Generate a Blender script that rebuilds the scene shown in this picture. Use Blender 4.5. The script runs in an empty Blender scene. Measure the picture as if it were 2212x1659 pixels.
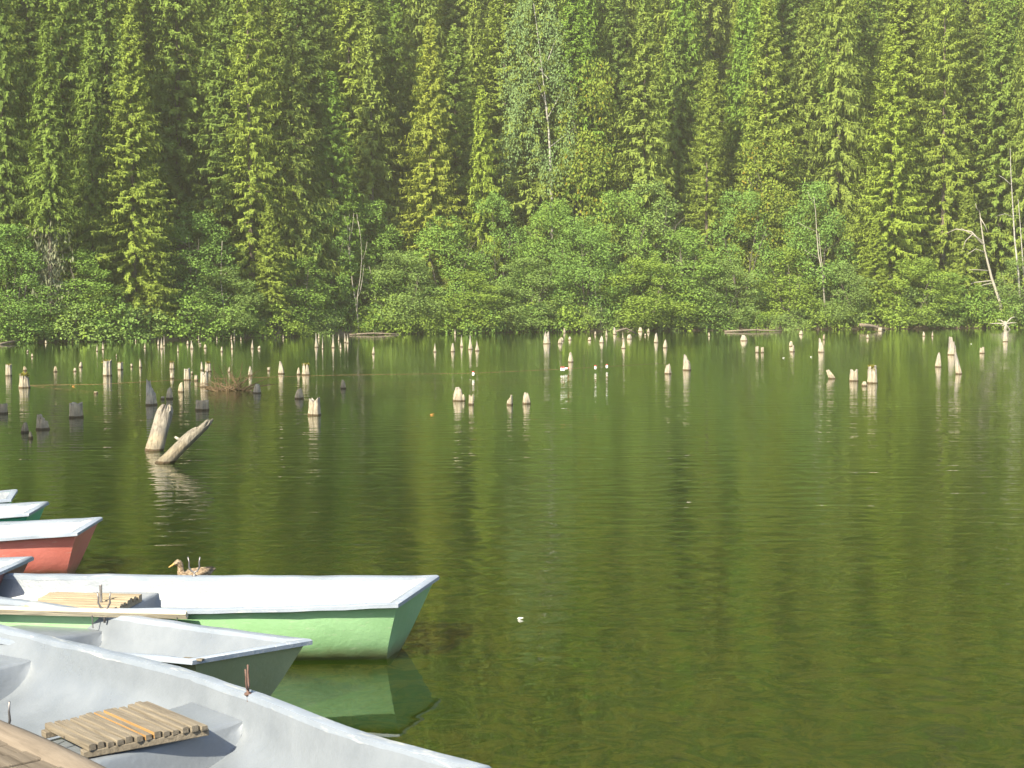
import bpy, math, random
import numpy as np
from mathutils import Matrix, Vector

# ------------------------------------------------------------------ camera, light, exposure
sc = bpy.context.scene
C = sc.collection
R = math.radians
EYE = 2.45                                  # eye height above the lake, metres
FPX = 3300.0                                # focal length in the units of a 2212 x 1659 picture
PITCH = math.atan(177.5 / FPX)
ROLL = R(-0.35)
SUN_AZ, SUN_EL = R(31), R(37)               # azimuth: turned left from straight behind the camera

fw = np.array([0, math.cos(PITCH), -math.sin(PITCH)])
_r, _u = np.array([1., 0, 0]), np.array([0, math.sin(PITCH), math.cos(PITCH)])
rt = _r * math.cos(ROLL) + _u * math.sin(ROLL)
up = -_r * math.sin(ROLL) + _u * math.cos(ROLL)

cam_d = bpy.data.cameras.new("camera")
cam = bpy.data.objects.new("camera", cam_d)
C.objects.link(cam)
cam.matrix_world = Matrix(((rt[0], up[0], -fw[0], 0), (rt[1], up[1], -fw[1], 0), (rt[2], up[2], -fw[2], EYE), (0, 0, 0, 1)))
cam_d.sensor_width = 36.0
cam_d.lens = 36.0 * FPX / 2212
cam_d.clip_start, cam_d.clip_end = 0.05, 2000
sc.camera = cam

sun_dir = Vector((-math.sin(SUN_AZ) * math.cos(SUN_EL), -math.cos(SUN_AZ) * math.cos(SUN_EL), math.sin(SUN_EL)))
world = bpy.data.worlds.new("World")
sc.world = world
world.use_nodes = True
wn = world.node_tree
bg = wn.nodes["Background"]
sky = wn.nodes.new("ShaderNodeTexSky")
sky.sky_type = 'NISHITA'
sky.sun_disc = False
sky.sun_elevation = SUN_EL
sky.sun_rotation = math.atan2(sun_dir.x, sun_dir.y)
wn.links.new(sky.outputs[0], bg.inputs[0])
bg.inputs[1].default_value = 0.12
sun_l = bpy.data.lights.new("sun", 'SUN')
sun_l.energy = 5.0
sun_l.angle = R(0.5)
sun_l.color = (1.0, 0.91, 0.70)
sun = bpy.data.objects.new("sun", sun_l)
C.objects.link(sun)
sun.rotation_euler = sun_dir.to_track_quat('Z', 'Y').to_euler()

vs = sc.view_settings
vs.view_transform = 'Standard'
vs.look = 'None'
vs.gamma = 1.0
vs.exposure = 1.74
cy = sc.cycles
cy.max_bounces = 7
cy.diffuse_bounces = 3
cy.glossy_bounces = 3
cy.transmission_bounces = 3
cy.transparent_max_bounces = 10
cy.sample_clamp_indirect = 4.0
cy.caustics_reflective = False
cy.caustics_refractive = False
try:
    cy.use_denoising = True
    cy.denoiser = 'OPENIMAGEDENOISE'
except Exception:
    pass

# ------------------------------------------------------------------ helpers
def at(px, py, z=0.0):
    """The point at height z seen at (px, py) of the 2212 x 1659 picture."""
    d = fw * FPX + rt * (px - 1106) - up * (py - 829.5)
    return np.array([0, 0, EYE]) + d * ((z - EYE) / d[2])

def at_depth(px, py, y):
    """The point seen at (px, py) that stands y metres out."""
    d = fw * FPX + rt * (px - 1106) - up * (py - 829.5)
    return np.array([0, 0, EYE]) + d * (y / d[1])

def tag(o, label=None, cat=None, group=None, kind=None):
    for k, v in (('label', label), ('category', cat), ('group', group), ('kind', kind)):
        if v:
            o[k] = v
    return o

def empty(name, loc, rz=0.0):
    o = bpy.data.objects.new(name, None)
    C.objects.link(o)
    o.location = loc
    o.rotation_euler = (0, 0, rz)
    o.empty_display_size = 0.2
    return o

def link(name, me, mat=None, parent=None):
    o = bpy.data.objects.new(name, me)
    C.objects.link(o)
    if mat is not None and len(me.materials) == 0:
        for m in (mat if isinstance(mat, (list, tuple)) else [mat]):
            me.materials.append(m)
    if parent is not None:
        o.parent = parent
    return o

def np_mesh(name, verts, faces, smooth=False):
    """verts (n,3), faces (m,k) with one k."""
    verts = np.asarray(verts, dtype=np.float32)
    faces = np.asarray(faces, dtype=np.int32)
    me = bpy.data.meshes.new(name)
    k = faces.shape[1]
    me.vertices.add(len(verts))
    me.vertices.foreach_set("co", verts.ravel())
    me.loops.add(faces.size)
    me.loops.foreach_set("vertex_index", faces.ravel())
    me.polygons.add(len(faces))
    me.polygons.foreach_set("loop_start", np.arange(0, faces.size, k, dtype=np.int32))
    me.polygons.foreach_set("loop_total", np.full(len(faces), k, dtype=np.int32))
    if smooth:
        me.polygons.foreach_set("use_smooth", np.ones(len(faces), dtype=bool))
    me.update(calc_edges=True)
    return me

class MB:
    """Collects verts and faces of several shapes into one mesh."""
    def __init__(s):
        s.v, s.f, s.m = [], [], []
    def add(s, v, f, mi=0):
        b = len(s.v)
        s.v += [tuple(p) for p in v]
        s.f += [tuple(b + i for i in q) for q in f]
        s.m += [mi] * len(f)
    def box(s, c, size, rz=0.0, rx=0.0, ry=0.0, mi=0):
        M = Matrix.Rotation(rz, 3, 'Z') @ Matrix.Rotation(ry, 3, 'Y') @ Matrix.Rotation(rx, 3, 'X')
        vs_ = [M @ Vector((x * size[0] / 2, y * size[1] / 2, z * size[2] / 2)) + Vector(c) for x in (-1, 1) for y in (-1, 1) for z in (-1, 1)]
        s.add(vs_, [(0, 1, 3, 2), (4, 6, 7, 5), (0, 4, 5, 1), (2, 3, 7, 6), (0, 2, 6, 4), (1, 5, 7, 3)], mi)
    def tube(s, pts, rad, n=8, mi=0, cap=True):
        pts = [Vector(p) for p in pts]
        rad = rad if isinstance(rad, (list, tuple)) else [rad] * len(pts)
        vs_, fs = [], []
        ref = Vector((0.13, 0.31, 0.94)).normalized()
        for i, p in enumerate(pts):
            t = (pts[min(i + 1, len(pts) - 1)] - pts[max(i - 1, 0)]).normalized()
            a = t.cross(ref)
            if a.length < 0.05:
                a = t.cross(Vector((1, 0, 0)))
            a.normalize()
            b = t.cross(a)
            for k in range(n):
                w = 2 * math.pi * k / n
                vs_.append(p + (a * math.cos(w) + b * math.sin(w)) * rad[i])
        for i in range(len(pts) - 1):
            for k in range(n):
                fs.append((i * n + k, i * n + (k + 1) % n, (i + 1) * n + (k + 1) % n, (i + 1) * n + k))
        if cap:
            fs.append(tuple(range(n - 1, -1, -1)))
            fs.append(tuple((len(pts) - 1) * n + k for k in range(n)))
        s.add(vs_, fs, mi)
    def mesh(s, name, smooth=False):
        me = bpy.data.meshes.new(name)
        me.from_pydata(s.v, [], s.f)
        if any(s.m):
            me.polygons.foreach_set("material_index", s.m)
        if smooth:
            me.polygons.foreach_set("use_smooth", [True] * len(s.f))
        me.update()
        return me
    def build(s, name, mat, parent=None, smooth=False, bevel=0.0):
        o = link(name, s.mesh(name, smooth), mat, parent)
        if bevel:
            b = o.modifiers.new("bevel", 'BEVEL')
            b.width = bevel
            b.segments = 2
            b.limit_method = 'ANGLE'
        return o

# ------------------------------------------------------------------ materials
class NT:
    def __init__(s, name):
        s.m = bpy.data.materials.new(name)
        s.m.use_nodes = True
        s.t = s.m.node_tree
        s.t.nodes.clear()
        s.out = s.t.nodes.new("ShaderNodeOutputMaterial")
    def n(s, typ, **kw):
        nd = s.t.nodes.new("ShaderNode" + typ)
        for k, v in kw.items():
            setattr(nd, k, v)
        return nd
    def l(s, a, b):
        s.t.links.new(a, b)
    def coords(s, scale=(1, 1, 1), rot=(0, 0, 0), world=False):
        mp = s.n("Mapping")
        mp.inputs["Scale"].default_value = scale
        mp.inputs["Rotation"].default_value = rot
        src = s.n("NewGeometry").outputs["Position"] if world else s.n("TexCoord").outputs["Object"]
        s.l(src, mp.inputs["Vector"])
        return mp.outputs[0]
    def noise(s, vec, scale, detail=4.0, rough=0.55, dist=0.0):
        nd = s.n("TexNoise")
        nd.inputs["Scale"].default_value = scale
        nd.inputs["Detail"].default_value = detail
        nd.inputs["Roughness"].default_value = rough
        nd.inputs["Distortion"].default_value = dist
        if vec is not None:
            s.l(vec, nd.inputs["Vector"])
        return nd.outputs["Fac"]
    def ramp(s, fac, stops):
        nd = s.n("ValToRGB")
        el = nd.color_ramp.elements
        while len(el) < len(stops):
            el.new(0.5)
        for e, (p, c) in zip(el, stops):
            e.position = p
            e.color = tuple(c) + (1,) if len(c) == 3 else c
        s.l(fac, nd.inputs[0])
        return nd.outputs[0]
    def mix(s, fac, a, b, mode='MIX'):
        nd = s.n("MixRGB", blend_type=mode)
        for i, x in ((0, fac), (1, a), (2, b)):
            if isinstance(x, (int, float)):
                nd.inputs[i].default_value = x
            elif isinstance(x, tuple):
                nd.inputs[i].default_value = x + (1,) if len(x) == 3 else x
            else:
                s.l(x, nd.inputs[i])
        return nd.outputs[0]
    def math(s, op, a, b=0.0, clamp=False):
        nd = s.n("Math", operation=op, use_clamp=clamp)
        for i, x in ((0, a), (1, b)):
            if isinstance(x, (int, float)):
                nd.inputs[i].default_value = x
            else:
                s.l(x, nd.inputs[i])
        return nd.outputs[0]
    def bump(s, h, dist, strength=1.0):
        nd = s.n("Bump")
        nd.inputs["Distance"].default_value = dist
        nd.inputs["Strength"].default_value = strength
        s.l(h, nd.inputs["Height"])
        return nd.outputs[0]
    def principled(s, col, rough=0.7, bump=None, spec=0.4, metal=0.0):
        b = s.n("BsdfPrincipled")
        for k, x in (("Base Color", col), ("Roughness", rough), ("Specular IOR Level", spec), ("Metallic", metal)):
            if isinstance(x, (int, float)):
                b.inputs[k].default_value = x
            elif isinstance(x, tuple):
                b.inputs[k].default_value = x + (1,)
            else:
                s.l(x, b.inputs[k])
        if bump is not None:
            s.l(bump, b.inputs["Normal"])
        s.l(b.outputs[0], s.out.inputs[0])
        return s.m

def leaf_mat(name, trans=0.3, var=0.45, speck=None):
    """Leaves: the object colour, varied leaf by leaf and clump by clump."""
    t = NT(name)
    info = t.n("ObjectInfo")
    v = t.coords()
    big = t.noise(v, 0.9, 2)
    small = t.noise(v, 5.0, 2)
    f = t.math('ADD', t.math('MULTIPLY', big, 0.6), t.math('MULTIPLY', small, 0.6))
    g = t.ramp(f, [(0.30, (1 - var, 1 - var, 1 - var * 0.8)), (0.60, (1, 1, 1)), (0.9, (1 + var * 1.2, 1 + var * 0.9, 1 + var * 0.2))])
    col = t.mix(1.0, t.mix(1.0, info.outputs["Color"], g, 'MULTIPLY'), (1.02, 1.15, 1.02), 'MULTIPLY')
    if speck:
        sp = t.noise(v, 3.2, 1)
        col = t.mix(t.math('GREATER_THAN', sp, 0.66), col, speck)
    d = t.n("BsdfDiffuse")
    tr = t.n("BsdfTranslucent")
    t.l(col, d.inputs[0])
    t.l(t.mix(1.0, col, (1.1, 1.15, 0.5), 'MULTIPLY'), tr.inputs[0])
    ms = t.n("MixShader")
    ms.inputs[0].default_value = trans
    t.l(d.outputs[0], ms.inputs[1])
    t.l(tr.outputs[0], ms.inputs[2])
    t.l(ms.outputs[0], t.out.inputs[0])
    return t.m

M_NEEDLE = leaf_mat("spruce_needles", 0.18, 0.35)
M_LEAF = leaf_mat("broad_leaves", 0.22, 0.3)
M_LEAFY = leaf_mat("yellowing_leaves", 0.33, 0.4, (0.28, 0.22, 0.03))

def bark(name, a, b, scale=(6, 6, 1.2), s=3.0):
    t = NT(name)
    v = t.coords(scale)
    f = t.noise(v, s, 6, 0.65)
    return t.principled(t.ramp(f, [(0.3, a), (0.7, b)]), 0.9, t.bump(f, 0.02), 0.2)

M_BARK = bark("spruce_bark", (0.06, 0.045, 0.034), (0.15, 0.125, 0.10))
M_PALEBARK = bark("pale_bark", (0.15, 0.135, 0.105), (0.36, 0.33, 0.27))
M_STEM = bark("grey_stem_bark", (0.05, 0.045, 0.033), (0.14, 0.125, 0.10))
M_DRIFT = bark("drift_bark", (0.09, 0.07, 0.05), (0.22, 0.18, 0.135))
M_BIRCH = bark("birch_bark", (0.10, 0.09, 0.075), (0.42, 0.40, 0.35), (1.5, 1.5, 5), 2.0)
M_LICHEN = leaf_mat("grey_lichen", 0.15, 0.3)
M_TWIG = bark("dead_twigs", (0.07, 0.045, 0.024), (0.15, 0.105, 0.055))

def weathered():
    t = NT("weathered_stump_wood")
    info = t.n("ObjectInfo")
    v = t.coords((9, 9, 1.3))
    f = t.noise(v, 2.5, 8, 0.65, 0.6)
    blot = t.noise(t.coords((3, 3, 2.2)), 1.6, 4)
    col = t.ramp(f, [(0.28, (0.09, 0.075, 0.057)), (0.47, (0.27, 0.24, 0.19)), (0.75, (0.42, 0.38, 0.31))])
    col = t.mix(t.ramp(blot, [(0.42, (0, 0, 0)), (0.66, (0.75, 0.75, 0.75))]), col, (0.15, 0.138, 0.125))
    sep = t.n("SeparateXYZ")
    t.l(t.n("NewGeometry").outputs["Position"], sep.inputs[0])
    wob = t.math('ADD', sep.outputs["Z"], t.math('MULTIPLY', t.math('SUBTRACT', blot, 0.5), 0.05))
    band = t.ramp(wob, [(0.0, (0.24, 0.18, 0.11)), (0.03, (0.32, 0.25, 0.16)), (0.045, (1.0, 0.95, 0.82)), (0.22, (1.06, 1.0, 0.88)), (0.34, (0.92, 0.92, 0.92))])
    col = t.mix(1.0, col, band, 'MULTIPLY')
    col = t.mix(1.0, col, info.outputs["Color"], 'MULTIPLY')
    return t.principled(col, 0.85, t.bump(f, 0.03), 0.25)
M_STUMP = weathered()

def plank_wood(name, a, b, c, sc_=(1.2, 14, 14), s=2.5):
    t = NT(name)
    v = t.coords(sc_)
    f = t.noise(v, s, 8, 0.65, 0.8)
    g = t.noise(t.coords((0.8, 3, 3)), 2.0, 3)
    col = t.ramp(f, [(0.25, a), (0.5, b), (0.78, c)])
    col = t.mix(t.math('MULTIPLY', g, 0.5), col, b)
    return t.principled(col, 0.85, t.bump(f, 0.006), 0.2)
M_SEAT = plank_wood("weathered_slat_wood", (0.05, 0.041, 0.030), (0.145, 0.122, 0.092), (0.22, 0.188, 0.145))
M_BLEACH = plank_wood("sun_bleached_slats", (0.10, 0.075, 0.045), (0.25, 0.20, 0.135), (0.36, 0.30, 0.21))
M_FRESH = plank_wood("sawn_yellow_wood", (0.18, 0.10, 0.038), (0.27, 0.155, 0.06), (0.32, 0.20, 0.09))
M_PLANK = plank_wood("pale_plank_wood", (0.26, 0.21, 0.14), (0.42, 0.37, 0.28), (0.52, 0.47, 0.37))
M_DECK = plank_wood("dock_plank_wood", (0.03, 0.022, 0.015), (0.115, 0.093, 0.07), (0.17, 0.14, 0.105), (0.7, 16, 9), 1.8)
M_BEAM = plank_wood("dock_beam_wood", (0.065, 0.052, 0.040), (0.135, 0.110, 0.086), (0.20, 0.168, 0.135), (0.9, 9, 9), 1.8)

def paint(name, col, worn, rough=0.38, wear=0.62, stain=True):
    t = NT(name)
    v = t.coords((1, 1, 1))
    broad = t.noise(v, 2.3, 5, 0.6)
    scr = t.noise(t.coords((1.2, 9, 9), (0.2, 0.35, 0.1)), 3.0, 6, 0.7, 0.4)
    speck = t.noise(v, 42, 3, 0.6)
    c = t.mix(t.ramp(broad, [(0.35, (0, 0, 0)), (0.75, (1, 1, 1))]), col, tuple(min(1, x * 1.12 + 0.03) for x in col))
    c = t.mix(t.ramp(scr, [(wear, (0, 0, 0)), (wear + 0.1, (0.75, 0.75, 0.75))]), c, worn)
    c = t.mix(t.ramp(speck, [(0.70, (0, 0, 0)), (0.75, (0.5, 0.5, 0.5))]), c, worn)
    if stain:
        sp = t.n("SeparateXYZ")
        t.l(t.n("NewGeometry").outputs["Position"], sp.inputs[0])
        zz = t.math('ADD', sp.outputs["Z"], t.math('MULTIPLY', t.math('SUBTRACT', t.noise(t.coords((1, 1, .4)), 6, 5, .65), 0.5), 0.10))
        c = t.mix(t.ramp(zz, [(0.02, (0.85,) * 3), (0.055, (0.55,) * 3), (0.12, (0.0,) * 3)]), c, (0.13, 0.12, 0.05))
        fine = t.noise(t.coords((2, 30, 14), (0.1, 0.5, 0.25)), 2.0, 5, 0.75)
        c = t.mix(t.ramp(fine, [(0.60, (0, 0, 0)), (0.68, (0.65, 0.65, 0.65))]), c, worn)
    h = t.math('ADD', t.math('MULTIPLY', broad, 0.9), t.math('MULTIPLY', speck, 0.12))
    return t.principled(c, t.ramp(broad, [(0.3, (rough - 0.08,) * 3), (0.7, (rough + 0.14,) * 3)]), t.bump(h, 0.012), 0.5)
M_GREY = paint("grey_liner_paint", (0.116, 0.130, 0.150), (0.18, 0.19, 0.20), 0.34, 0.66, False)
M_RIM = paint("rim_paint", (0.17, 0.195, 0.235), (0.38, 0.38, 0.36), 0.45, 0.55, False)
M_GREEN = paint("light_green_paint", (0.20, 0.36, 0.18), (0.36, 0.43, 0.30))
M_TEAL = paint("teal_paint", (0.03, 0.30, 0.16), (0.25, 0.45, 0.33))
M_RED = paint("faded_red_paint", (0.50, 0.14, 0.11), (0.56, 0.30, 0.25))
M_OLIVE = paint("olive_hull_paint", (0.21, 0.235, 0.13), (0.30, 0.31, 0.22))
M_BROWN = paint("dark_red_hull_paint", (0.16, 0.06, 0.06), (0.3, 0.18, 0.15))

def plain(name, col, rough=0.5, metal=0.0, var=0.25, s=25):
    t = NT(name)
    f = t.noise(t.coords(), s, 4)
    c = t.ramp(f, [(0.3, tuple(x * (1 - var) for x in col)), (0.7, tuple(min(1, x * (1 + var)) for x in col))])
    return t.principled(c, rough, None, 0.4, metal)
M_IRON = plain("dark_iron", (0.16, 0.15, 0.15), 0.45, 0.7)
M_RUST = plain("rusty_iron", (0.10, 0.058, 0.045), 0.75, 0.2)
M_WHITE = plain("white_plastic", (0.80, 0.78, 0.74), 0.4)
M_REDP = plain("red_plastic", (0.42, 0.05, 0.05), 0.4)
M_ROPE = plain("orange_rope", (0.20, 0.11, 0.05), 0.8)
M_ORANGE = plain("orange_leaf", (0.52, 0.24, 0.06), 0.6)

# ------------------------------------------------------------------ the setting: ground, water
SX = np.array([-260, -120, -60, -43, -32.6, -23.6, -11, 0, 22.9, 43.3, 70, 130, 260])
SY = np.array([15, 42, 76, 90, 97.6, 103.6, 119.2, 123.0, 127.5, 129.3, 131, 128, 90])
def shore_y(x):
    return np.interp(x, SX, SY)
def sstep(a, b, x):
    t = np.clip((x - a) / (b - a), 0, 1)
    return t * t * (3 - 2 * t)
_rng = np.random.default_rng(5)
_ph = _rng.uniform(0, 6.28, (10, 2))
_dr = _rng.normal(size=(10, 2)) * np.array([[0.05], [0.07], [0.1], [0.14], [0.2], [0.3], [0.42], [0.6], [0.8], [1.1]])
def bumps(x, y):
    z = 0
    for i in range(10):
        z = z + np.sin(_dr[i, 0] * x + _dr[i, 1] * y + _ph[i, 0]) * (0.22 if i < 5 else 0.10)
    return z
def ground_z(x, y):
    x = np.asarray(x, float)
    y = np.asarray(y, float)
    d = y - shore_y(x)
    far = np.where(d < 0, np.maximum(-2.6, 0.10 * d), 0.35 * sstep(0, 1.2, d) + 0.24 * np.clip(d, 0, 12) + 0.62 * np.clip(d - 12, 0, 170) + 0.35 * np.clip(d - 75, 0, 107))
    ny = -7 + 21 * sstep(-17, -25, x) + 0.6 * np.sin(x * 0.4)
    e = ny - y
    near = np.where(e < 0, np.maximum(-2.6, -0.16 - 0.034 * (-e - 12).clip(0, 50)  - 0.012 * (-e).clip(0, 8)), 0.35 * sstep(0, 1.5, e) + 0.12 * np.clip(e, 0, 200))
    near = np.where(e < 0, np.where(e > -1.5, near * (-e / 1.5), near), near)
    z = np.maximum(far, near)
    amp = np.clip(np.abs(z) * 0.25, 0, 0.6)
    return z + bumps(x, y) * amp

def axis(segs):
    out = []
    for a, b, n in segs:
        out += list(np.linspace(a, b, n, endpoint=False))
    return np.array(out + [segs[-1][1]])
gx = axis([(-300, -140, 12), (-140, -50, 45), (-50, 60, 140), (60, 150, 40), (150, 300, 12)])
gy = axis([(-100, -30, 10), (-30, 18, 70), (18, 90, 50), (90, 145, 150), (145, 330, 75)])
GX, GY = np.meshgrid(gx, gy)
GZ = ground_z(GX, GY)
nx, ny_ = len(gx), len(gy)
idx = np.arange(nx * ny_).reshape(ny_, nx)
gf = np.stack([idx[:-1, :-1].ravel(), idx[:-1, 1:].ravel(), idx[1:, 1:].ravel(), idx[1:, :-1].ravel()], 1)
t = NT("forest_soil_and_lakebed")
v = t.coords((1, 1, 1), world=True)
n1 = t.noise(v, 0.9, 8, 0.65)
n2 = t.noise(t.coords((1, 1, 1), world=True), 2.4, 7, 0.72, 1.6)
soil = t.ramp(n1, [(0.3, (0.030, 0.026, 0.012)), (0.55, (0.055, 0.055, 0.022)), (0.8, (0.05, 0.075, 0.02))])
sep = t.n("SeparateXYZ")
t.l(t.n("NewGeometry").outputs["Position"], sep.inputs[0])
mud = t.ramp(n2, [(0.34, (0.035, 0.024, 0.010)), (0.47, (0.20, 0.12, 0.035)), (0.56, (0.62, 0.37, 0.10)), (0.70, (0.20, 0.14, 0.045))])
shore = t.ramp(n2, [(0.3, (0.06, 0.045, 0.025)), (0.7, (0.17, 0.13, 0.085))])
c1 = t.mix(t.ramp(sep.outputs["Z"], [(0.22, (0, 0, 0)), (0.42, (1, 1, 1))]), shore, soil)
c2 = t.mix(t.math('LESS_THAN', sep.outputs["Z"], -0.02), c1, mud)
t.principled(c2, 0.95, t.bump(n2, 0.05), 0.15)
ground = link("ground", np_mesh("ground", np.stack([GX.ravel(), GY.ravel(), GZ.ravel()], 1), gf, True), t.m)
tag(ground, kind='structure')

def water_material():
    t = NT("lake_water")
    v1 = t.coords((0.8, 1.7, 1), (0, 0, 0.12), True)
    v2 = t.coords((1.0, 1.9, 1), (0, 0, -0.22), True)
    a = t.noise(v1, 2.0, 1.2, 0.45, 0.5)
    b = t.noise(v2, 7.0, 2, 0.5, 0.3)
    patch = t.ramp(t.noise(t.coords((0.6, 1, 1), world=True), 0.16, 3), [(0.36, (0.45,) * 3), (0.62, (1,) * 3)])
    sp = t.n("SeparateXYZ")
    t.l(t.n("NewGeometry").outputs["Position"], sp.inputs[0])
    calm = t.ramp(t.math('DIVIDE', sp.outputs["Y"], 100.0), [(0.09, (0.45,) * 3), (0.16, (0.8,) * 3), (0.36, (0.6,) * 3), (0.8, (0.16,) * 3)])
    vd = t.n("VectorMath", operation='DISTANCE')
    t.l(t.n("NewGeometry").outputs["Position"], vd.inputs[0])
    vd.inputs[1].default_value = (-2.4, 9.0, 0)
    lee = t.ramp(t.math('DIVIDE', vd.outputs["Value"], 10.0), [(0.24, (0.22,) * 3), (0.48, (1,) * 3)])
    patch = t.math('MULTIPLY', t.math('MULTIPLY', patch, calm), lee)
    h = t.math('MULTIPLY', t.math('ADD', t.math('MULTIPLY', a, 1.0), t.math('MULTIPLY', b, 0.10)), patch)
    nrm = t.bump(h, 0.027)
    fr = t.n("Fresnel")
    fr.inputs["IOR"].default_value = 1.52
    t.l(nrm, fr.inputs["Normal"])
    gl = t.n("BsdfGlossy")
    gl.inputs["Roughness"].default_value = 0.015
    gl.inputs["Color"].default_value = (1, 1, 1, 1)
    t.l(nrm, gl.inputs["Normal"])
    df = t.n("BsdfDiffuse")
    tur = t.noise(t.coords((1, 0.6, 1), world=True), 0.09, 3)
    t.l(t.ramp(tur, [(0.35, (0.038, 0.092, 0.006)), (0.65, (0.058, 0.112, 0.008))]), df.inputs[0])
    tp = t.n("BsdfTransparent")
    tp.inputs[0].default_value = (0.95, 0.97, 0.85, 1)
    body = t.n("MixShader")
    body.inputs[0].default_value = 0.18
    t.l(tp.outputs[0], body.inputs[1])
    t.l(df.outputs[0], body.inputs[2])
    ms = t.n("MixShader")
    t.l(fr.outputs[0], ms.inputs[0])
    t.l(body.outputs[0], ms.inputs[1])
    t.l(gl.outputs[0], ms.inputs[2])
    t.l(ms.outputs[0], t.out.inputs[0])
    va = t.n("VolumeAbsorption")
    va.inputs["Color"].default_value = (0.70, 0.52, 0.15, 1)
    va.inputs["Density"].default_value = 0.75
    t.l(va.outputs[0], t.out.inputs["Volume"])
    return t.m
wb = MB()
X0, X1, Y0, Y1, ZB = -299, 299, -60, 160, -5
wb.add([(X0, Y0, 0), (X1, Y0, 0), (X1, Y1, 0), (X0, Y1, 0), (X0, Y0, ZB), (X1, Y0, ZB), (X1, Y1, ZB), (X0, Y1, ZB)],
       [(0, 1, 2, 3), (7, 6, 5, 4), (0, 4, 5, 1), (1, 5, 6, 2), (2, 6, 7, 3), (3, 7, 4, 0)])
tag(wb.build("water", water_material()), kind='structure')

# ------------------------------------------------------------------ foliage meshes
def kites(p, d, nrm, ln, wd):
    """Leaf or spray quads: base p, direction d, face normal about nrm."""
    d = d / (np.linalg.norm(d, axis=1, keepdims=True) + 1e-9)
    w = np.cross(d, nrm)
    w = w / (np.linalg.norm(w, axis=1, keepdims=True) + 1e-9) * wd[:, None] * 0.5
    q = d * ln[:, None]
    v = np.stack([p, p + q * 0.45 + w, p + q, p + q * 0.45 - w], 1).reshape(-1, 3)
    f = np.arange(len(v)).reshape(-1, 4)
    return v, f

def spruce_crown(seed, h=26.0, Rb=3.2, base=0.07, droop=0.55, whorl=0.28, spray=0.76, hang=0.36, thin=0.05, dens=2.0):
    g = np.random.default_rng(seed)
    P, D, N, Ln, Wd = [], [], [], [], []
    z = base * h
    phi0 = g.uniform(0, 6.28)
    while z < h - 0.15:
        tt = (z - base * h) / (h - base * h)
        nb = g.integers(5, 8)
        a0 = g.uniform(0, 6.28)
        lvl = g.uniform(0.82, 1.12)
        for k in range(nb):
            if g.random() < thin:
                continue
            az = a0 + 6.283 * k / nb + g.normal(0, 0.25)
            prof = min(1.0, (1 - tt) ** 0.85 * 1.08) * min(1, 0.72 + 2.2 * tt)
            L = Rb * prof * lvl * g.uniform(0.6, 1.18) * (1 + 0.16 * math.cos(az - phi0)) + 0.16
            o = np.array([math.cos(az), math.sin(az), 0])
            s_ = np.array([-math.sin(az), math.cos(az), 0])
            n = max(3, int(L / 0.17 * dens))
            u = np.sort(g.uniform(0.03, 1.0, n) ** 0.85)
            rise = 0.30 * (tt ** 2)
            zz = z + L * (rise * u - droop * (1 - 0.6 * tt) * u ** 1.4 + 0.16 * u ** 4)
            bp = o[None] * (L * u)[:, None] + s_[None] * (0.06 * L * np.sin(u * 3 + g.uniform(0, 6)))[:, None]
            bp[:, 2] = zz
            for sd, cnt in ((1, 1), (-1, 1), (0, 1)):
                m = len(u)
                p = bp + g.normal(0, 0.04, (m, 3))
                if sd:
                    d = o[None] * 0.75 + s_[None] * sd * g.uniform(0.5, 1.1, m)[:, None] + np.array([0, 0, -1])[None] * g.uniform(0.0, 0.7, m)[:, None]
                    l_ = g.uniform(0.22, 0.46, m) * (1.15 - 0.45 * u) * spray
                else:
                    d = o[None] * 0.25 + g.normal(0, 0.22, (m, 3)) + np.array([0, 0, -1])[None]
                    l_ = g.uniform(0.3, 0.8, m) * hang * (0.5 + min(1, L / 2)) + 0.12
                nn = np.array([0, 0, 0.7])[None] + o[None] * 0.9 + g.normal(0, 0.40, (m, 3))
                P.append(p); D.append(d); N.append(nn); Ln.append(l_); Wd.append(g.uniform(0.10, 0.19, m) * spray)
        z += whorl * g.uniform(0.7, 1.3) * (1.0 - 0.35 * tt)
    P, D, N, Ln, Wd = (np.concatenate(x) for x in (P, D, N, Ln, Wd))
    return kites(P, D, N, Ln, Wd)

def trunk_mesh(name, h, r, seed, stubs=20, base=0.0, lean=0.0):
    g = random.Random(seed)
    m = MB()
    pts = [(lean * h * (k / 7) ** 1.5 + g.uniform(-.05, .05), g.uniform(-.05, .05), -0.6 + (h * 0.985 + 0.6) * k / 7) for k in range(8)]
    m.tube(pts, [r * (1.15 - 1.08 * k / 7) for k in range(8)], 8)
    for i in range(stubs):
        z = h * g.uniform(0.03, 0.75)
        a = g.uniform(0, 6.28)
        l_ = g.uniform(0.4, 1.6)
        x0 = lean * h * (max(0, z / h)) ** 1.5
        m.tube([(x0, 0, z), (x0 + math.cos(a) * l_ * .6, math.sin(a) * l_ * .6, z - .05), (x0 + math.cos(a) * l_, math.sin(a) * l_, z - .25)], [0.03, 0.02, 0.008], 4, cap=False)
    return m.mesh(name, True)

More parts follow.
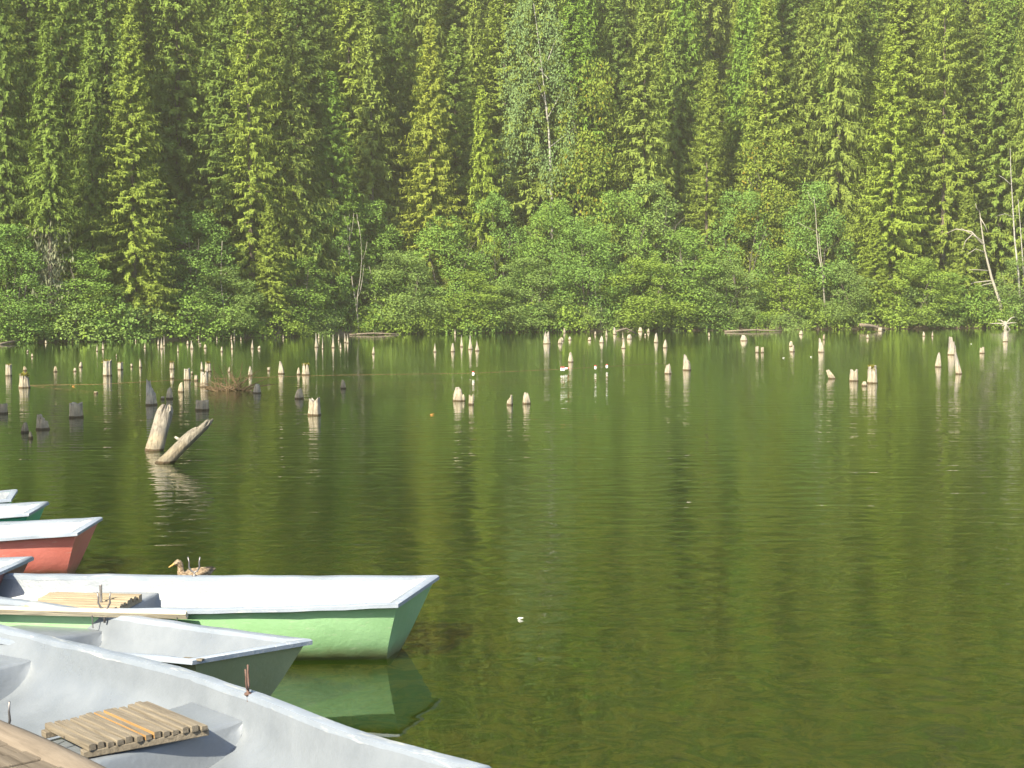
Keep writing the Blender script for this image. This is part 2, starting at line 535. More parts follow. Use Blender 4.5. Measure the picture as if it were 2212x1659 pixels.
SPRUCE = []
for i, kw in enumerate([
        dict(seed=11, Rb=3.3, droop=0.50, hang=0.35), dict(seed=12, Rb=2.7, droop=0.70, hang=0.55), dict(seed=13, Rb=3.8, droop=0.42, hang=0.3),
        dict(seed=14, Rb=2.4, droop=0.75, hang=0.6, thin=0.2), dict(seed=15, Rb=3.0, droop=0.60, hang=0.45, whorl=0.36),
        dict(seed=16, Rb=3.6, droop=0.35, hang=0.28, whorl=0.38, thin=0.12), dict(seed=17, Rb=2.9, droop=0.65, hang=0.5, thin=0.2)]):
    v_, f_ = spruce_crown(**kw)
    SPRUCE.append((np_mesh("crown", v_, f_), trunk_mesh("trunk", 26, 0.20, 50 + i, 26)))
    SPRUCE[-1][0].materials.append(M_NEEDLE)
    SPRUCE[-1][1].materials.append(M_BARK)

def leafy_crown(seed, h=10.0, w=5.0, clumps=62, per=330, leaf=0.155, low=0.05, weep=0.0, rc=0.95):
    g = np.random.default_rng(seed)
    P, D, N = [], [], []
    for c in range(clumps):
        tt = low + (1 - low) * (c + g.uniform(0, 1)) / clumps
        prof = (math.sin(math.pi * min(1, 0.16 + 0.80 * tt)) ** 0.75) if weep == 0 else math.sin(math.pi * (0.12 + 0.8 * tt)) ** 0.6
        a = c * 2.4 + g.normal(0, 0.5)
        rr = w / 2 * prof * math.sqrt(g.uniform(0.25, 1.15))
        cr = rc * g.choice([0.45, 0.6, 0.8, 1.0, 1.2]) * g.uniform(0.85, 1.15) * (1.1 - 0.45 * tt)
        cc = np.array([rr * math.cos(a), rr * math.sin(a), h * tt - cr * 0.4])
        n = int(per * cr * cr / 0.75)
        dv = g.normal(size=(n, 3))
        dv[:, 2] = dv[:, 2] * 0.85 + 0.35
        dv /= np.linalg.norm(dv, axis=1, keepdims=True)
        rad = cr * g.uniform(0.35, 1.08, n) ** 0.6
        p = cc + dv * rad[:, None] * np.array([1.15, 1.15, 0.85 + weep])
        if weep:
            p[:, 2] -= g.uniform(0, 1.0, n) * cr * weep
        P.append(p)
        D.append(g.normal(size=(n, 3)) + np.array([0, 0, -0.35 - weep * 1.5]) + dv * 0.5)
        N.append(dv * 0.9 + np.array([0, 0, 0.5]) + g.normal(0, 0.45, (n, 3)))
    P, D, N = (np.concatenate(x) for x in (P, D, N))
    m = P[:, 2] > 0.02
    P, D, N = P[m], D[m], N[m]
    n = len(P)
    return kites(P, D, N, leaf * g.uniform(0.7, 1.5, n), leaf * g.uniform(0.55, 0.95, n))

def stems_mesh(name, h, w, seed, n=4, r=0.07):
    g = random.Random(seed)
    m = MB()
    for k in range(n):
        a = g.uniform(0, 6.28)
        e = g.uniform(0.12, 0.42) * w
        b = (0.25 * math.cos(a), 0.25 * math.sin(a))
        pts = []
        for j in range(6):
            q = j / 5
            pts.append((b[0] + e * math.cos(a) * q ** 1.3 + g.uniform(-.08, .08), b[1] + e * math.sin(a) * q ** 1.3 + g.uniform(-.08, .08), -0.4 + (h * g.uniform(.7, .85) + .4) * q))
        m.tube(pts, [r * (1.1 - 0.95 * j / 5) for j in range(6)], 6)
        for j in range(6):
            q = g.randint(1, 4)
            p = Vector(pts[q])
            b2 = g.uniform(0, 6.28)
            l_ = g.uniform(0.6, 1.6)
            m.tube([p, p + Vector((math.cos(b2) * l_ * .6, math.sin(b2) * l_ * .6, .5 * l_)), p + Vector((math.cos(b2) * l_, math.sin(b2) * l_, .7 * l_))], [r * .4, r * .25, r * .08], 4, cap=False)
    return m.mesh(name, True)

ALDER = []
for i, kw in enumerate([dict(seed=31), dict(seed=32, w=6.0, clumps=60), dict(seed=33, w=4.2, clumps=44), dict(seed=34, w=5.4, rc=1.1), dict(seed=35, w=6.6, clumps=64, rc=0.85)]):
    v_, f_ = leafy_crown(**kw)
    ALDER.append((np_mesh("crown", v_, f_), stems_mesh("trunk", 10, kw.get('w', 5), 60 + i)))
    ALDER[-1][0].materials.append(M_LEAF)
    ALDER[-1][1].materials.append(M_STEM)
BUSH = []
for i in range(4):
    v_, f_ = leafy_crown(70 + i, h=2.6, w=3.4, clumps=26, per=300, leaf=0.15, low=0.10, rc=0.6)
    BUSH.append((np_mesh("foliage", v_, f_), stems_mesh("stem", 2.4, 3.0, 80 + i, 5, 0.025)))
    BUSH[-1][0].materials.append(M_LEAF)
    BUSH[-1][1].materials.append(M_STEM)

def plant(name, variants, k, loc, sxy, sz, rz, color, label, cat, group=None, parts=('crown', 'trunk'), mats=None):
    o = empty(name, loc, rz)
    tag(o, label, cat, group)
    for i, pn in enumerate(parts):
        c = bpy.data.objects.new(pn, variants[k][i])
        C.objects.link(c)
        c.parent = o
        c.scale = (sxy, sxy, sz)
        if i == 0:
            c.color = tuple(color) + (1,)
        if mats and mats[i]:
            c.material_slots[0].link = 'OBJECT'
            c.material_slots[0].material = mats[i]
    return o

def spot(px, d):
    """The ground point d metres behind the shore, seen in picture column px."""
    y = 90.0
    for _ in range(30):
        x = at_depth(px, 700, y)[0]
        y = 0.5 * y + 0.5 * (float(shore_y(x)) + d)
    return x, y, float(ground_z(x, y))

# base colours of foliage (albedo)
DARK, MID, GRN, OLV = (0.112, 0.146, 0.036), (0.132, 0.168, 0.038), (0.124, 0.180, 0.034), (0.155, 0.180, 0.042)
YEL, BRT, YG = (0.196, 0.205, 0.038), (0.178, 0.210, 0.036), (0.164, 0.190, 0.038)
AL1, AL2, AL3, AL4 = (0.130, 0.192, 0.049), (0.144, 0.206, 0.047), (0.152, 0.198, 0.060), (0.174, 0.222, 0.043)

rnd = random.Random(9)
# front spruces: column, top row, crown width in picture units, metres behind the shore, variant, colour, label
front = [
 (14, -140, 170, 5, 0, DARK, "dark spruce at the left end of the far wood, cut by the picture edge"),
 (112, 40, 120, 1.2, 3, MID, "old narrow spruce with a bare lower trunk hung with grey lichen on the left"),
 (205, 60, 150, 5, 1, MID, "mid green spruce between the lichen hung spruce and the broad yellow green one"),
 (292, 30, 205, 3, 2, YG, "broad yellow green spruce left of the big dark gap in the wood"),
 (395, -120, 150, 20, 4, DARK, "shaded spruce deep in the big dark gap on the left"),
 (545, -160, 205, 4, 5, YG, "large drooping yellow green spruce reaching the water right of the big dark gap"),
 (640, 60, 170, 4.5, 1, OLV, "olive spruce just right of the large drooping yellow green spruce"),
 (722, 150, 165, 4.5, 0, GRN, "fresh green spruce above the tall forked bare tree"),
 (806, 0, 170, 8, 4, OLV, "olive brown spruce left of the narrow dark gap beside the yellow spruce"),
 (935, 40, 185, 6, 2, YEL, "yellow spruce with pale tiered boughs left of the birch"),
 (1042, 180, 105, 6, 3, BRT, "slim yellowish spruce between the yellow spruce and the birch"),
 (1268, -110, 150, 16, 1, GRN, "green spruce rising behind the yellow flecked tree right of the birch"),
 (1392, 20, 175, 8, 6, OLV, "olive spruce with bare grey patches in the middle of its crown"),
 (1478, -140, 150, 17, 0, GRN, "tall green spruce behind the spruce with bare grey patches"),
 (1526, 130, 135, 8, 5, YG, "narrow spruce with yellow lower boughs left of the thin dark slit in the wood"),
 (1640, -140, 165, 15, 4, GRN, "tall green spruce right of the thin dark slit in the wood"),
 (1735, 10, 150, 12, 1, OLV, "olive spruce behind the double stemmed grey birch on the right"),
 (1808, -160, 160, 9, 6, OLV, "tall pale olive spruce left of the tall dark gap on the right"),
 (1925, 50, 205, 3.5, 2, BRT, "bright yellow green spruce with curved hanging boughs on the right shore"),
 (2035, -150, 185, 8, 5, YG, "tall straw tinted spruce right of the bright yellow green one"),
 (2165, 60, 120, 14, 3, MID, "green spruce behind the leaning dead trunk"),
 (585, 430, 100, 1.0, 0, YG, "young yellow green spruce at the water under the large drooping one"),
 (335, 500, 90, 1.2, 3, YG, "small yellow green spruce at the foot of the broad one on the left"),
 (1890, 470, 95, 1.0, 2, BRT, "young bright spruce in front of the bright yellow green one on the right"),
 (2085, 400, 100, 2.5, 4, YG, "young straw green spruce left of the leaning dead trunk"),
 (2212, -80, 130, 8, 4, OLV, "spruce at the right end of the far wood, cut by the picture edge"),
]
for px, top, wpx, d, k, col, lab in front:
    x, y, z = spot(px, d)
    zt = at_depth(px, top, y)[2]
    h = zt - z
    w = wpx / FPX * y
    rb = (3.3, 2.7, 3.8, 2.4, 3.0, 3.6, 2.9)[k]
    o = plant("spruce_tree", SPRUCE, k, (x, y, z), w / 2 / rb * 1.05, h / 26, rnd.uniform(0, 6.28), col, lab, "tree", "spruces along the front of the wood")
    if px == 112:                       # lichen hanging on the bare lower trunk
        g = np.random.default_rng(3)
        n = 900
        zz = g.uniform(0.5, 7.5, n)
        a = g.uniform(0, 6.28, n)
        r_ = 0.35 + g.uniform(0, 1, n) ** 2 * 1.1
        p = np.stack([np.cos(a) * r_, np.sin(a) * r_, zz], 1)
        v_, f_ = kites(p, g.normal(0, .3, (n, 3)) + [0, 0, -1], g.normal(size=(n, 3)), g.uniform(.2, .6, n), g.uniform(.06, .16, n))
        lo = link("lichen", np_mesh("lichen", v_, f_), M_LICHEN, o)
        lo.color = (0.15, 0.145, 0.10, 1)
        o.children[0].location.z = 6.0
        o.children[0].scale.z *= (h - 6.0) / h

# spruces in rows up the slope: nothing in the picture tells these apart
gaps = [(345, 460), (838, 895), (1556, 1592), (1852, 1885), (2105, 2150)]
rows = [(12, 96), (18.5, 94), (26, 92), (34, 90), (43, 88), (53, 86), (64, 84)]
n_back = 0
for ri, (d, sp) in enumerate(rows):
    px = -60 + (ri % 2) * 50
    while px < 2290:
        q = px + rnd.uniform(-30, 30)
        px += sp * rnd.uniform(0.8, 1.2)
        if ri < 1 and any(a - 6 < q < b + 6 for a, b in gaps):
            continue
        x, y, z = spot(q, d + rnd.uniform(-3, 3))
        h = rnd.uniform(20, 30)
        s = h / 26
        col = rnd.choice([DARK, MID, MID, GRN, GRN, OLV, OLV, YG, YG])
        plant("spruce_tree", SPRUCE, rnd.randrange(7), (x, y, z), s * rnd.uniform(1.2, 1.65), s, rnd.uniform(0, 6.28), col,
              "green spruce in the close rows on the slope behind the front trees", "tree", "spruces in rows up the slope")
        n_back += 1

# broadleaved trees on the shore: column, top row, width, distance, variant, colour, label
alders = [
 (28, 490, 140, 1.0, 0, AL1, "dusky green alder at the left picture edge over the water"),
 (176, 545, 120, 1.5, 2, AL2, "green alder between the lichen hung spruce and the broad yellow green spruce"),
 (420, 462, 165, 4.0, 1, AL1, "blue green alder with a rounded top under the big dark gap"),
 (475, 580, 130, 1.2, 3, AL3, "grey green alder with pale stems in front of the round topped alder on the left"),
 (652, 560, 110, 1.0, 2, AL2, "low alder right of the drooping yellow green spruce, leaning over the water"),
 (695, 448, 130, 3.0, 4, AL1, "blue green alder left of the tall forked bare tree"),
 (812, 440, 130, 4.0, 0, AL2, "alder right of the tall forked bare tree, with thin grey twigs at its top"),
 (872, 545, 130, 1.0, 3, AL3, "rounded alder behind the slender leaning stem"),
 (960, 470, 150, 3.0, 1, AL2, "leafy alder standing below the yellow spruce"),
 (1012, 590, 120, 0.8, 2, AL4, "bright low alder whose boughs touch the water left of the shaded bank hollow"),
 (1075, 425, 130, 4.5, 4, AL1, "tall alder left of the pale birch trunk"),
 (1140, 560, 140, 1.0, 0, AL3, "alder leaning over the dark hollow under the birch"),
 (1192, 440, 130, 4.0, 3, AL2, "alder covering the foot of the pale birch trunk"),
 (1265, 470, 150, 2.0, 1, AL1, "broad alder right of the birch over a clump of tall stumps"),
 (1340, 420, 150, 4.0, 4, AL2, "tall alder in the middle of the right half, behind two pale stems"),
 (1400, 400, 150, 5.5, 0, AL3, "tallest of the rounded alders below the bare patched spruce"),
 (1395, 560, 150, 0.8, 3, AL4, "light green alder over the tangle of drift branches at the waterline"),
 (1475, 500, 130, 2.0, 2, AL2, "alder below the narrow spruce with yellow lower boughs"),
 (1560, 560, 140, 1.2, 1, AL3, "spreading grey green alder beside the brown mud bank"),
 (1600, 420, 150, 5.0, 4, AL1, "blue green alder under the yellow speckled tree on the right"),
 (1705, 540, 110, 2.0, 2, AL4, "yellowish green alder left of the double stemmed grey birch"),
 (1765, 400, 130, 3.5, 0, AL1, "blue green alder growing around the double stemmed grey birch"),
 (1820, 570, 110, 1.0, 3, AL3, "dull green alder left of the bright yellow green spruce"),
 (1975, 560, 150, 0.8, 1, AL4, "fresh green alder under the bright yellow green spruce on the right"),
 (2060, 590, 130, 1.5, 4, AL2, "green alder left of the leaning dead trunk"),
 (2205, 560, 110, 1.0, 2, AL3, "alder right of the leaning dead trunk, at the picture edge"),
]
for px, top, wpx, d, k, col, lab in alders:
    x, y, z = spot(px, d)
    h = at_depth(px, top, y)[2] - z
    w = wpx / FPX * y
    plant("alder_tree", ALDER, k, (x, y, z - 0.1), w / (5, 6, 4.2, 5.4, 6.6)[k] * 1.15, h / 9.6, rnd.uniform(0, 6.28), col, lab, "tree", "alders along the far shore")
for px, top, wpx, d, lab in [(1272, 150, 165, 9, "yellow flecked broadleaved tree right of the birch"), (1662, 290, 165, 8, "yellow speckled broadleaved tree in the right half of the wood")]:
    x, y, z = spot(px, d)
    h = at_depth(px, top, y)[2] - z
    plant("beech_tree", ALDER, 3, (x, y, z), wpx / FPX * y / 5.4 * 1.1, h / 9.6, 1.0, YG, lab, "tree", None, ('crown', 'trunk'), (M_LEAFY, None))

# the birch, drooping and pale, with a white trunk
v_, f_ = leafy_crown(91, h=22, w=6.5, clumps=120, per=190, leaf=0.15, low=0.42, weep=1.3, rc=0.8)
me = np_mesh("crown", v_, f_)
me.materials.append(M_LEAF)
x, y, z = spot(1194, 8)
h = at_depth(1150, -20, y)[2] - z
b = MB()
pts = [(0, 0, -.4), (-.05, 0, .35), (-.25, 0, .55), (-.9, 0, .78), (-1.5, 0, .96)]
b.tube([(p[0], p[1], p[2] * h if i else -.4) for i, p in enumerate(pts)], [0.15, 0.12, 0.08, 0.04, 0.015], 8)
for a_, z0, l_ in ((-1.2, .62, 3.2), (1.4, .6, 2.6), (-2.0, .72, 2.6), (.8, .78, 2.2), (2.6, .5, 2.0)):
    xb = -0.3
    b.tube([(xb, 0, z0 * h), (xb + .5 * a_, .2, z0 * h + l_ * .5), (xb + a_, .3, z0 * h + l_)], [0.04, 0.025, 0.008], 6, cap=False)
tm = b.mesh("trunk", True)
tm.materials.append(M_BIRCH)
o = plant("birch_tree", [(me, tm)], 0, (x, y, z), 1, 1, 0, (0.150, 0.195, 0.085), "pale weeping birch with a white trunk in the middle of the wood", "tree")
o.children[0].scale.z = h / 22
o.children[0].location.x = -1.3

# shrubs at the waterline
bush_px = list(range(-20, 2240, 34))
for i, px in enumerate(bush_px):
    if 722 < px < 748 or 1080 < px < 1110:
        continue
    x, y, z = spot(px + rnd.uniform(-14, 14), rnd.uniform(-0.2, 0.9))
    s = rnd.uniform(0.55, 1.25) * (0.7 if 1560 < px < 1760 else 1)
    col = rnd.choice([AL1, AL2, AL3, AL4, AL4])
    plant("shrub", BUSH, rnd.randrange(4), (x, y, max(z, 0) - 0.22), s * 1.15, s, rnd.uniform(0, 6.28), col,
          "low green shrub at the waterline of the far shore under the trees", "shrub", "shrubs lining the far shore", ('foliage', 'stem'))

# grass and low plants on the bank
g = np.random.default_rng(44)
n = 26000
bx = g.uniform(-75, 75, n)
bd = g.uniform(0.35, 9, n)
by = shore_y(bx) + bd
bz = ground_z(bx, by)
p = np.stack([bx, by, bz], 1)
v_, f_ = kites(p, g.normal(0, .5, (n, 3)) + [0, -.25, 1], g.normal(0, .6, (n, 3)) + [0, -1, .3], g.uniform(.15, .6, n), g.uniform(.05, .2, n))
go = link("grass", np_mesh("grass", v_, f_), M_LEAF)
go.color = (0.13, 0.19, 0.035, 1)
tag(go, "grass and low green plants on the far bank", "grass", kind='stuff')

# the wood above the picture, mirrored in the near water
g = np.random.default_rng(77)
v0, f0 = spruce_crown(18, whorl=1.1, dens=0.42, spray=2.3, hang=0.9)
V, Fc = [], []
nv = 0
for d in np.arange(72, 190, 10):
    for x in np.arange(-135, 140, 8.2):
        x_ = x + g.uniform(-3, 3)
        y_ = float(shore_y(x_)) + d + g.uniform(-3, 3)
        s = g.uniform(0.75, 1.15)
        a = g.uniform(0, 6.28)
        c_, s_ = math.cos(a), math.sin(a)
        q = np.stack([(v0[:, 0] * c_ - v0[:, 1] * s_) * s * 1.25 + x_, (v0[:, 0] * s_ + v0[:, 1] * c_) * s * 1.25 + y_, v0[:, 2] * s + float(ground_z(x_, y_))], 1)
        V.append(q)
        Fc.append(f0 + nv)
        nv += len(q)
for d in np.arange(4, 72, 9):               # the same wood to both sides of the view
    for x in np.concatenate([np.arange(-135, -66, 7.5), np.arange(74, 140, 7.5)]):
        x_ = x + g.uniform(-3, 3)
        y_ = float(shore_y(x_)) + d + g.uniform(-3, 3)
        s = g.uniform(0.75, 1.15)
        q = v0 * np.array([s * 1.2, s * 1.2, s]) + np.array([x_, y_, float(ground_z(x_, y_))])
        V.append(q)
        Fc.append(f0 + nv)
        nv += len(q)
fo = link("forest", np_mesh("forest", np.concatenate(V), np.concatenate(Fc)), M_NEEDLE)
fo.color = (0.126, 0.168, 0.038, 1)
tag(fo, "unbroken spruce wood covering the hillside", "wood", kind='stuff')

# spruces on the near bank left of the view; their shadow falls over the stumps on the left
for x, y, h, k, lab in [(-25.3, 4.5, 35, 2, "spruce on the near bank outside the left picture edge, first from the dock"), (-29, 4.0, 38, 0, "spruce on the near bank outside the left picture edge, set back from the water"), (-26.5, 8.2, 33, 5, "spruce on the near bank outside the left picture edge, farthest from the dock")]:
    plant("spruce_tree", SPRUCE, k, (x, y, float(ground_z(x, y))), 1.5, h / 26, 0.5, MID, lab, "tree", "spruces on the near bank")

# bare and dead trees on the far shore
def bare_tree(name, label, strokes, d, r0, mat, ry=0.0):
    """strokes: lists of picture points; the first starts at the foot."""
    fx, fy = strokes[0][0]
    x, y, z = spot(fx, d)
    o = empty(name, (x, y, max(z, 0.0)))
    tag(o, label, "tree")
    g = random.Random(len(label))
    for i, st in enumerate(strokes):
        m = MB()
        pts, dy = [], 0.0
        side = g.uniform(-0.35, 0.35) if i else 0
        for j, (qx, qy) in enumerate(st):
            P = at_depth(qx, qy, y)
            pts.append((P[0] - x, side * j, P[2] - max(z, 0.0)))
        if i == 0:
            pts[0] = (0, 0, -0.4)
        r = 0.72 * (r0 if i == 0 else r0 * st_r(i, strokes))
        n_ = len(pts)
        m.tube(pts, [max(0.015, r * (1.1 - 0.95 * j / max(1, n_ - 1))) for j in range(n_)], 7)
        m.build("branch" if i else "trunk", mat, o, True)
    return o
def st_r(i, strokes):
    return 0.62 if len(strokes[i]) > 3 else 0.36

bare_tree("dead_tree", "leaning dead white trunk with bare side branches near the right end of the far shore",
  [[(2168, 690), (2160, 652), (2142, 600), (2127, 540), (2120, 490), (2116, 455)],
   [(2122, 520), (2090, 500), (2078, 492)], [(2124, 528), (2100, 500), (2070, 494), (2048, 504)], [(2127, 545), (2105, 538), (2084, 550)],
   [(2138, 585), (2108, 583), (2088, 583)], [(2143, 606), (2108, 610), (2084, 620)], [(2117, 470), (2126, 486), (2133, 505)], [(2116, 458), (2108, 450), (2104, 440)],
   [(2145, 612), (2130, 614), (2116, 618)], [(2102, 505), (2086, 520), (2078, 545)]], 0.4, 0.20, M_PALEBARK)
bare_tree("bare_tree", "tall forked bare tree with two thin grey stems left of the yellow spruce",
  [[(776, 718), (773, 690), (769, 655), (762, 618), (757, 570), (755, 520), (756, 480)],
   [(772, 680), (773, 640), (780, 600), (784, 560), (783, 520), (778, 480)], [(768, 650), (778, 630), (783, 600), (786, 570)], [(757, 570), (751, 530), (748, 490), (752, 462)],
   [(755, 520), (762, 490), (765, 460)], [(784, 560), (790, 540), (793, 522)], [(756, 500), (748, 480), (744, 466)], [(778, 500), (772, 478), (770, 462)]], 0.2, 0.085, M_PALEBARK)
bare_tree("bare_tree", "slender leaning stem with a hooked top right of the tall forked bare tree",
  [[(826, 720), (822, 695), (813, 660), (808, 625), (802, 600)], [(808, 628), (796, 612), (780, 606)], [(803, 602), (800, 585), (797, 575)]], 0.3, 0.06, M_PALEBARK)
bare_tree("bare_tree", "pair of thin pale stems in front of the alders right of the birch",
  [[(1300, 704), (1295, 680), (1288, 645), (1284, 610), (1283, 585)], [(1302, 695), (1299, 665), (1296, 630), (1295, 600)], [(1285, 620), (1276, 600), (1272, 590)]], 0.3, 0.08, M_PALEBARK)
bare_tree("birch_tree", "double stemmed grey birch with twiggy bare branches among the alders on the right",
  [[(1785, 640), (1777, 590), (1768, 550), (1764, 500), (1762, 460), (1758, 425)], [(1782, 600), (1774, 560), (1770, 520), (1768, 490)], [(1764, 500), (1740, 490), (1722, 480)],
   [(1770, 560), (1752, 548), (1738, 540)], [(1758, 440), (1748, 424), (1744, 415)], [(1776, 590), (1760, 580), (1748, 575)]], 0.6, 0.10, M_PALEBARK)
bare_tree("bare_tree", "shaded trunk leaning left over the shore below the bright yellow green spruce",
  [[(1862, 706), (1848, 680), (1832, 650), (1818, 615), (1806, 585)], [(1822, 622), (1800, 640), (1785, 642)], [(1812, 600), (1800, 590), (1786, 592)]], 0.5, 0.13, M_BARK)
bare_tree("birch_tree", "tall white birch stems at the right picture edge",
  [[(2206, 650), (2200, 590), (2192, 520), (2188, 450), (2184, 380), (2182, 320)], [(2212, 600), (2208, 540), (2204, 480), (2200, 430)], [(2190, 470), (2168, 462), (2148, 468)], [(2185, 400), (2170, 385), (2160, 378)]], 0.8, 0.13, M_BIRCH)
bare_tree("bare_tree", "thin grey stem with crooked twigs in front of the alders on the left",
  [[(478, 718), (484, 690), (482, 650), (477, 610), (478, 560), (480, 520)], [(480, 640), (466, 630), (450, 634)], [(482, 660), (494, 640), (500, 632)], [(478, 600), (492, 585), (500, 578)]], 0.3, 0.07, M_PALEBARK)

def drift(label, a, b, r, za=0.1, zb=0.1, bend=0.1):
    A, B = at(*a, za), at(*b, zb)
    m = MB()
    mid = (A + B) / 2 + np.array([0, 0.1, bend])
    o = empty("driftwood", tuple((A + B) / 2 * np.array([1, 1, 0])))
    base = np.array(o.location)
    m.tube([A - base, (A + mid) / 2 - base, mid - base, (B + mid) / 2 - base, B - base], [r, r * 1.05, r * .95, r * .8, r * .55], 8)
    m.build("log", M_DRIFT, o, True)
    g = random.Random(int(a[0]))
    for k in range(3):
        b2 = MB()
        s = g.uniform(.3, .9)
        p = A * (1 - s) + B * s - base
        b2.tube([p, p + np.array([g.uniform(-.4, .4), g.uniform(-.2, .2), g.uniform(.15, .5)])], [r * .35, r * .1], 5)
        b2.build("branch", M_DRIFT, o, True)
    tag(o, label, "driftwood", "driftwood on the far shore")
drift("bleached fallen trunk sloping into the water below the bright yellow green spruce", (1858, 702), (1912, 712), 0.14, 0.45, 0.05)
drift("long low log lying on the mud bank right of the centre", (1565, 716), (1688, 715), 0.07, 0.05, 0.05)
drift("thin bent driftwood at the waterline below the light green alder", (1330, 716), (1375, 721), 0.07, 0.25, 0.05, 0.3)
drift("pale log along the left end of the far shore", (0, 743), (62, 738), 0.07, 0.05, 0.05)
drift("reddish log lying along the shore beside the tall forked bare tree", (752, 723), (862, 722), 0.06, 0.04, 0.04)
# root star on the right shore
A = at(2172, 709, 0.1)
o = empty("root_plate", (A[0], A[1], 0))
tag(o, "star of bare driftwood roots below the leaning dead trunk", "driftwood")
b = MB()
for k in range(9):
    a = k * 0.72 + 0.2
    l_ = 0.9 + 0.5 * math.sin(k * 2.1)
    b.tube([(0, 0, .45), (math.cos(a) * l_ * .6, .1 * math.sin(k), .45 + math.sin(a) * l_ * .45), (math.cos(a) * l_, .2 * math.sin(k), .42 + math.sin(a) * l_ * .55)], [.07, .05, .015], 6, cap=False)
b.tube([(0, 0, -.3), (0, 0, .2), (0.02, 0, .5)], [.12, .11, .08], 8)
b.build("roots", M_PALEBARK, o, True)

# ------------------------------------------------------------------ stumps in the lake
def stump_mesh(seed, r, h, kind, lean=(0.0, 0.0)):
    """A weathered stump, waterline at z 0, one closed mesh."""
    g = np.random.default_rng(seed)
    n = 30
    th = np.linspace(0, 2 * math.pi, n, endpoint=False)
    ph = g.uniform(0, 6.28, 5)
    crack = sum(-(0.05 if kind in ('log', 'torn') else 0.13) * np.exp(-(((th - q + math.pi) % (2 * math.pi) - math.pi) / 0.13) ** 2) for q in g.uniform(0, 6.28, 4))
    rad = 1 + crack + 0.10 * np.sin(2 * th + ph[0]) + 0.07 * np.sin(3 * th + ph[1]) + 0.05 * np.sin(5 * th + ph[2]) + g.normal(0, 0.035, n)
    if kind in ('log', 'torn'):
        rad = 1 + 0.04 * np.sin(2 * th + ph[0]) + 0.03 * np.sin(3 * th + ph[1]) + g.normal(0, 0.012, n)
    # height of the broken rim for each direction; th = -90 deg faces the viewer
    c, s = np.cos(th), np.sin(th)
    jag = g.normal(0, 1, n)
    taper, pinch = 0.12, 0.0
    if kind == 'flat':
        hh = 0.95 + 0.05 * jag
        taper = 0.04
    elif kind == 'split':
        k = np.abs(c + 0.12 * g.normal())
        hh = 0.72 + 0.30 * np.clip(k * 1.6, 0, 1) + 0.05 * jag
        rad = rad * (1 - 0.30 * np.exp(-(c / 0.16) ** 2))
        hh = np.where(c > 0, hh, hh * g.uniform(.86, 1.0))
        taper = 0.14
    elif kind == 'step':
        sg = g.choice([-1, 1])
        hh = np.where(c * sg > 0.25, 1.0, np.where(c * sg > -0.35, 0.72, 0.5)) + 0.05 * jag
        taper = 0.2
    elif kind == 'point':
        hh = 0.92 + 0.10 * np.cos(th - g.uniform(0, 6.28)) + 0.03 * jag
        taper, pinch = 0.22, 0.58
    elif kind == 'spike':
        hh = 0.95 + 0.06 * jag
        taper, pinch = 0.25, 0.86
    elif kind == 'round':
        hh = 0.82 + 0.10 * np.cos(th - g.uniform(0, 6.28)) + 0.05 * jag
        taper, pinch = 0.12, 0.42
    elif kind == 'log':
        hh = 0.96 + 0.03 * jag
        taper, pinch = 0.03, 0.0
    elif kind == 'torn':
        hh = np.where(c * 0.8 + s * 0.3 < -0.1, 0.80, 1.0) + 0.03 * jag
        taper, pinch = 0.0, 0.0
    else:  # jag
        hh = 0.78 + 0.16 * jag
        taper = 0.22
    hh = np.clip(hh, 0.3, 1.04)
    off = np.array([g.uniform(-.35, .35), 0.0]) * r * (1 if pinch > 0.5 else 0.2)
    levels = [-0.5 / max(h, 0.2), 0.0, 0.14, 0.3, 0.46, 0.62, 0.76, 0.88, 0.96, 1.0]
    V = []
    for t in levels:
        tt = max(t, 0)
        q = (1 - taper * tt) * (1 - pinch * tt ** (2.2 if kind != 'spike' else 1.0)) * (1.0 + (0.08 * (0.3 - tt) / 0.3 if tt < 0.3 else 0))
        if kind in ('log', 'torn'):
            q *= 1 - 0.5 * np.clip((tt - 0.82) / 0.18, 0, 1) ** 2.2
        wob = 1 + g.normal(0, 0.02, n)
        zz = t * hh * h if t >= 0 else np.full(n, t * h)
        cx = off[0] * tt ** 1.5 + lean[0] * zz
        cy_ = lean[1] * zz
        V.append(np.stack([r * rad * q * wob * c + cx, r * rad * q * wob * s + cy_, zz + 0 * c], 1))
    top = V[-1]
    ctr = top.mean(0)
    inner = ctr + (top - ctr) * np.array([0.55, 0.55, 0.5])
    inner[:, 2] -= 0.05 * h * (1 if kind not in ('point', 'spike', 'round') else -0.6)
    V.append(inner)
    m = inner.mean(0)
    m[2] -= 0.05 * h * (1 if kind not in ('point', 'spike', 'round') else -0.8)
    verts = np.concatenate(V + [m[None]])
    faces = []
    L = len(levels) + 1
    for i in range(L - 1):
        for k in range(n):
            faces.append((i * n + k, i * n + (k + 1) % n, (i + 1) * n + (k + 1) % n, (i + 1) * n + k))
    ci = len(verts) - 1
    for k in range(n):
        faces.append(((L - 1) * n + k, (L - 1) * n + (k + 1) % n, ci))
    faces.append(tuple(range(n - 1, -1, -1)))
    me = bpy.data.meshes.new("stump")
    me.from_pydata([tuple(p) for p in verts], [], faces)
    me.polygons.foreach_set("use_smooth", [k not in () for k in range(len(faces))])
    me.update()
    try:
        me.set_sharp_from_angle(angle=R(38))
    except Exception:
        pass
    return me

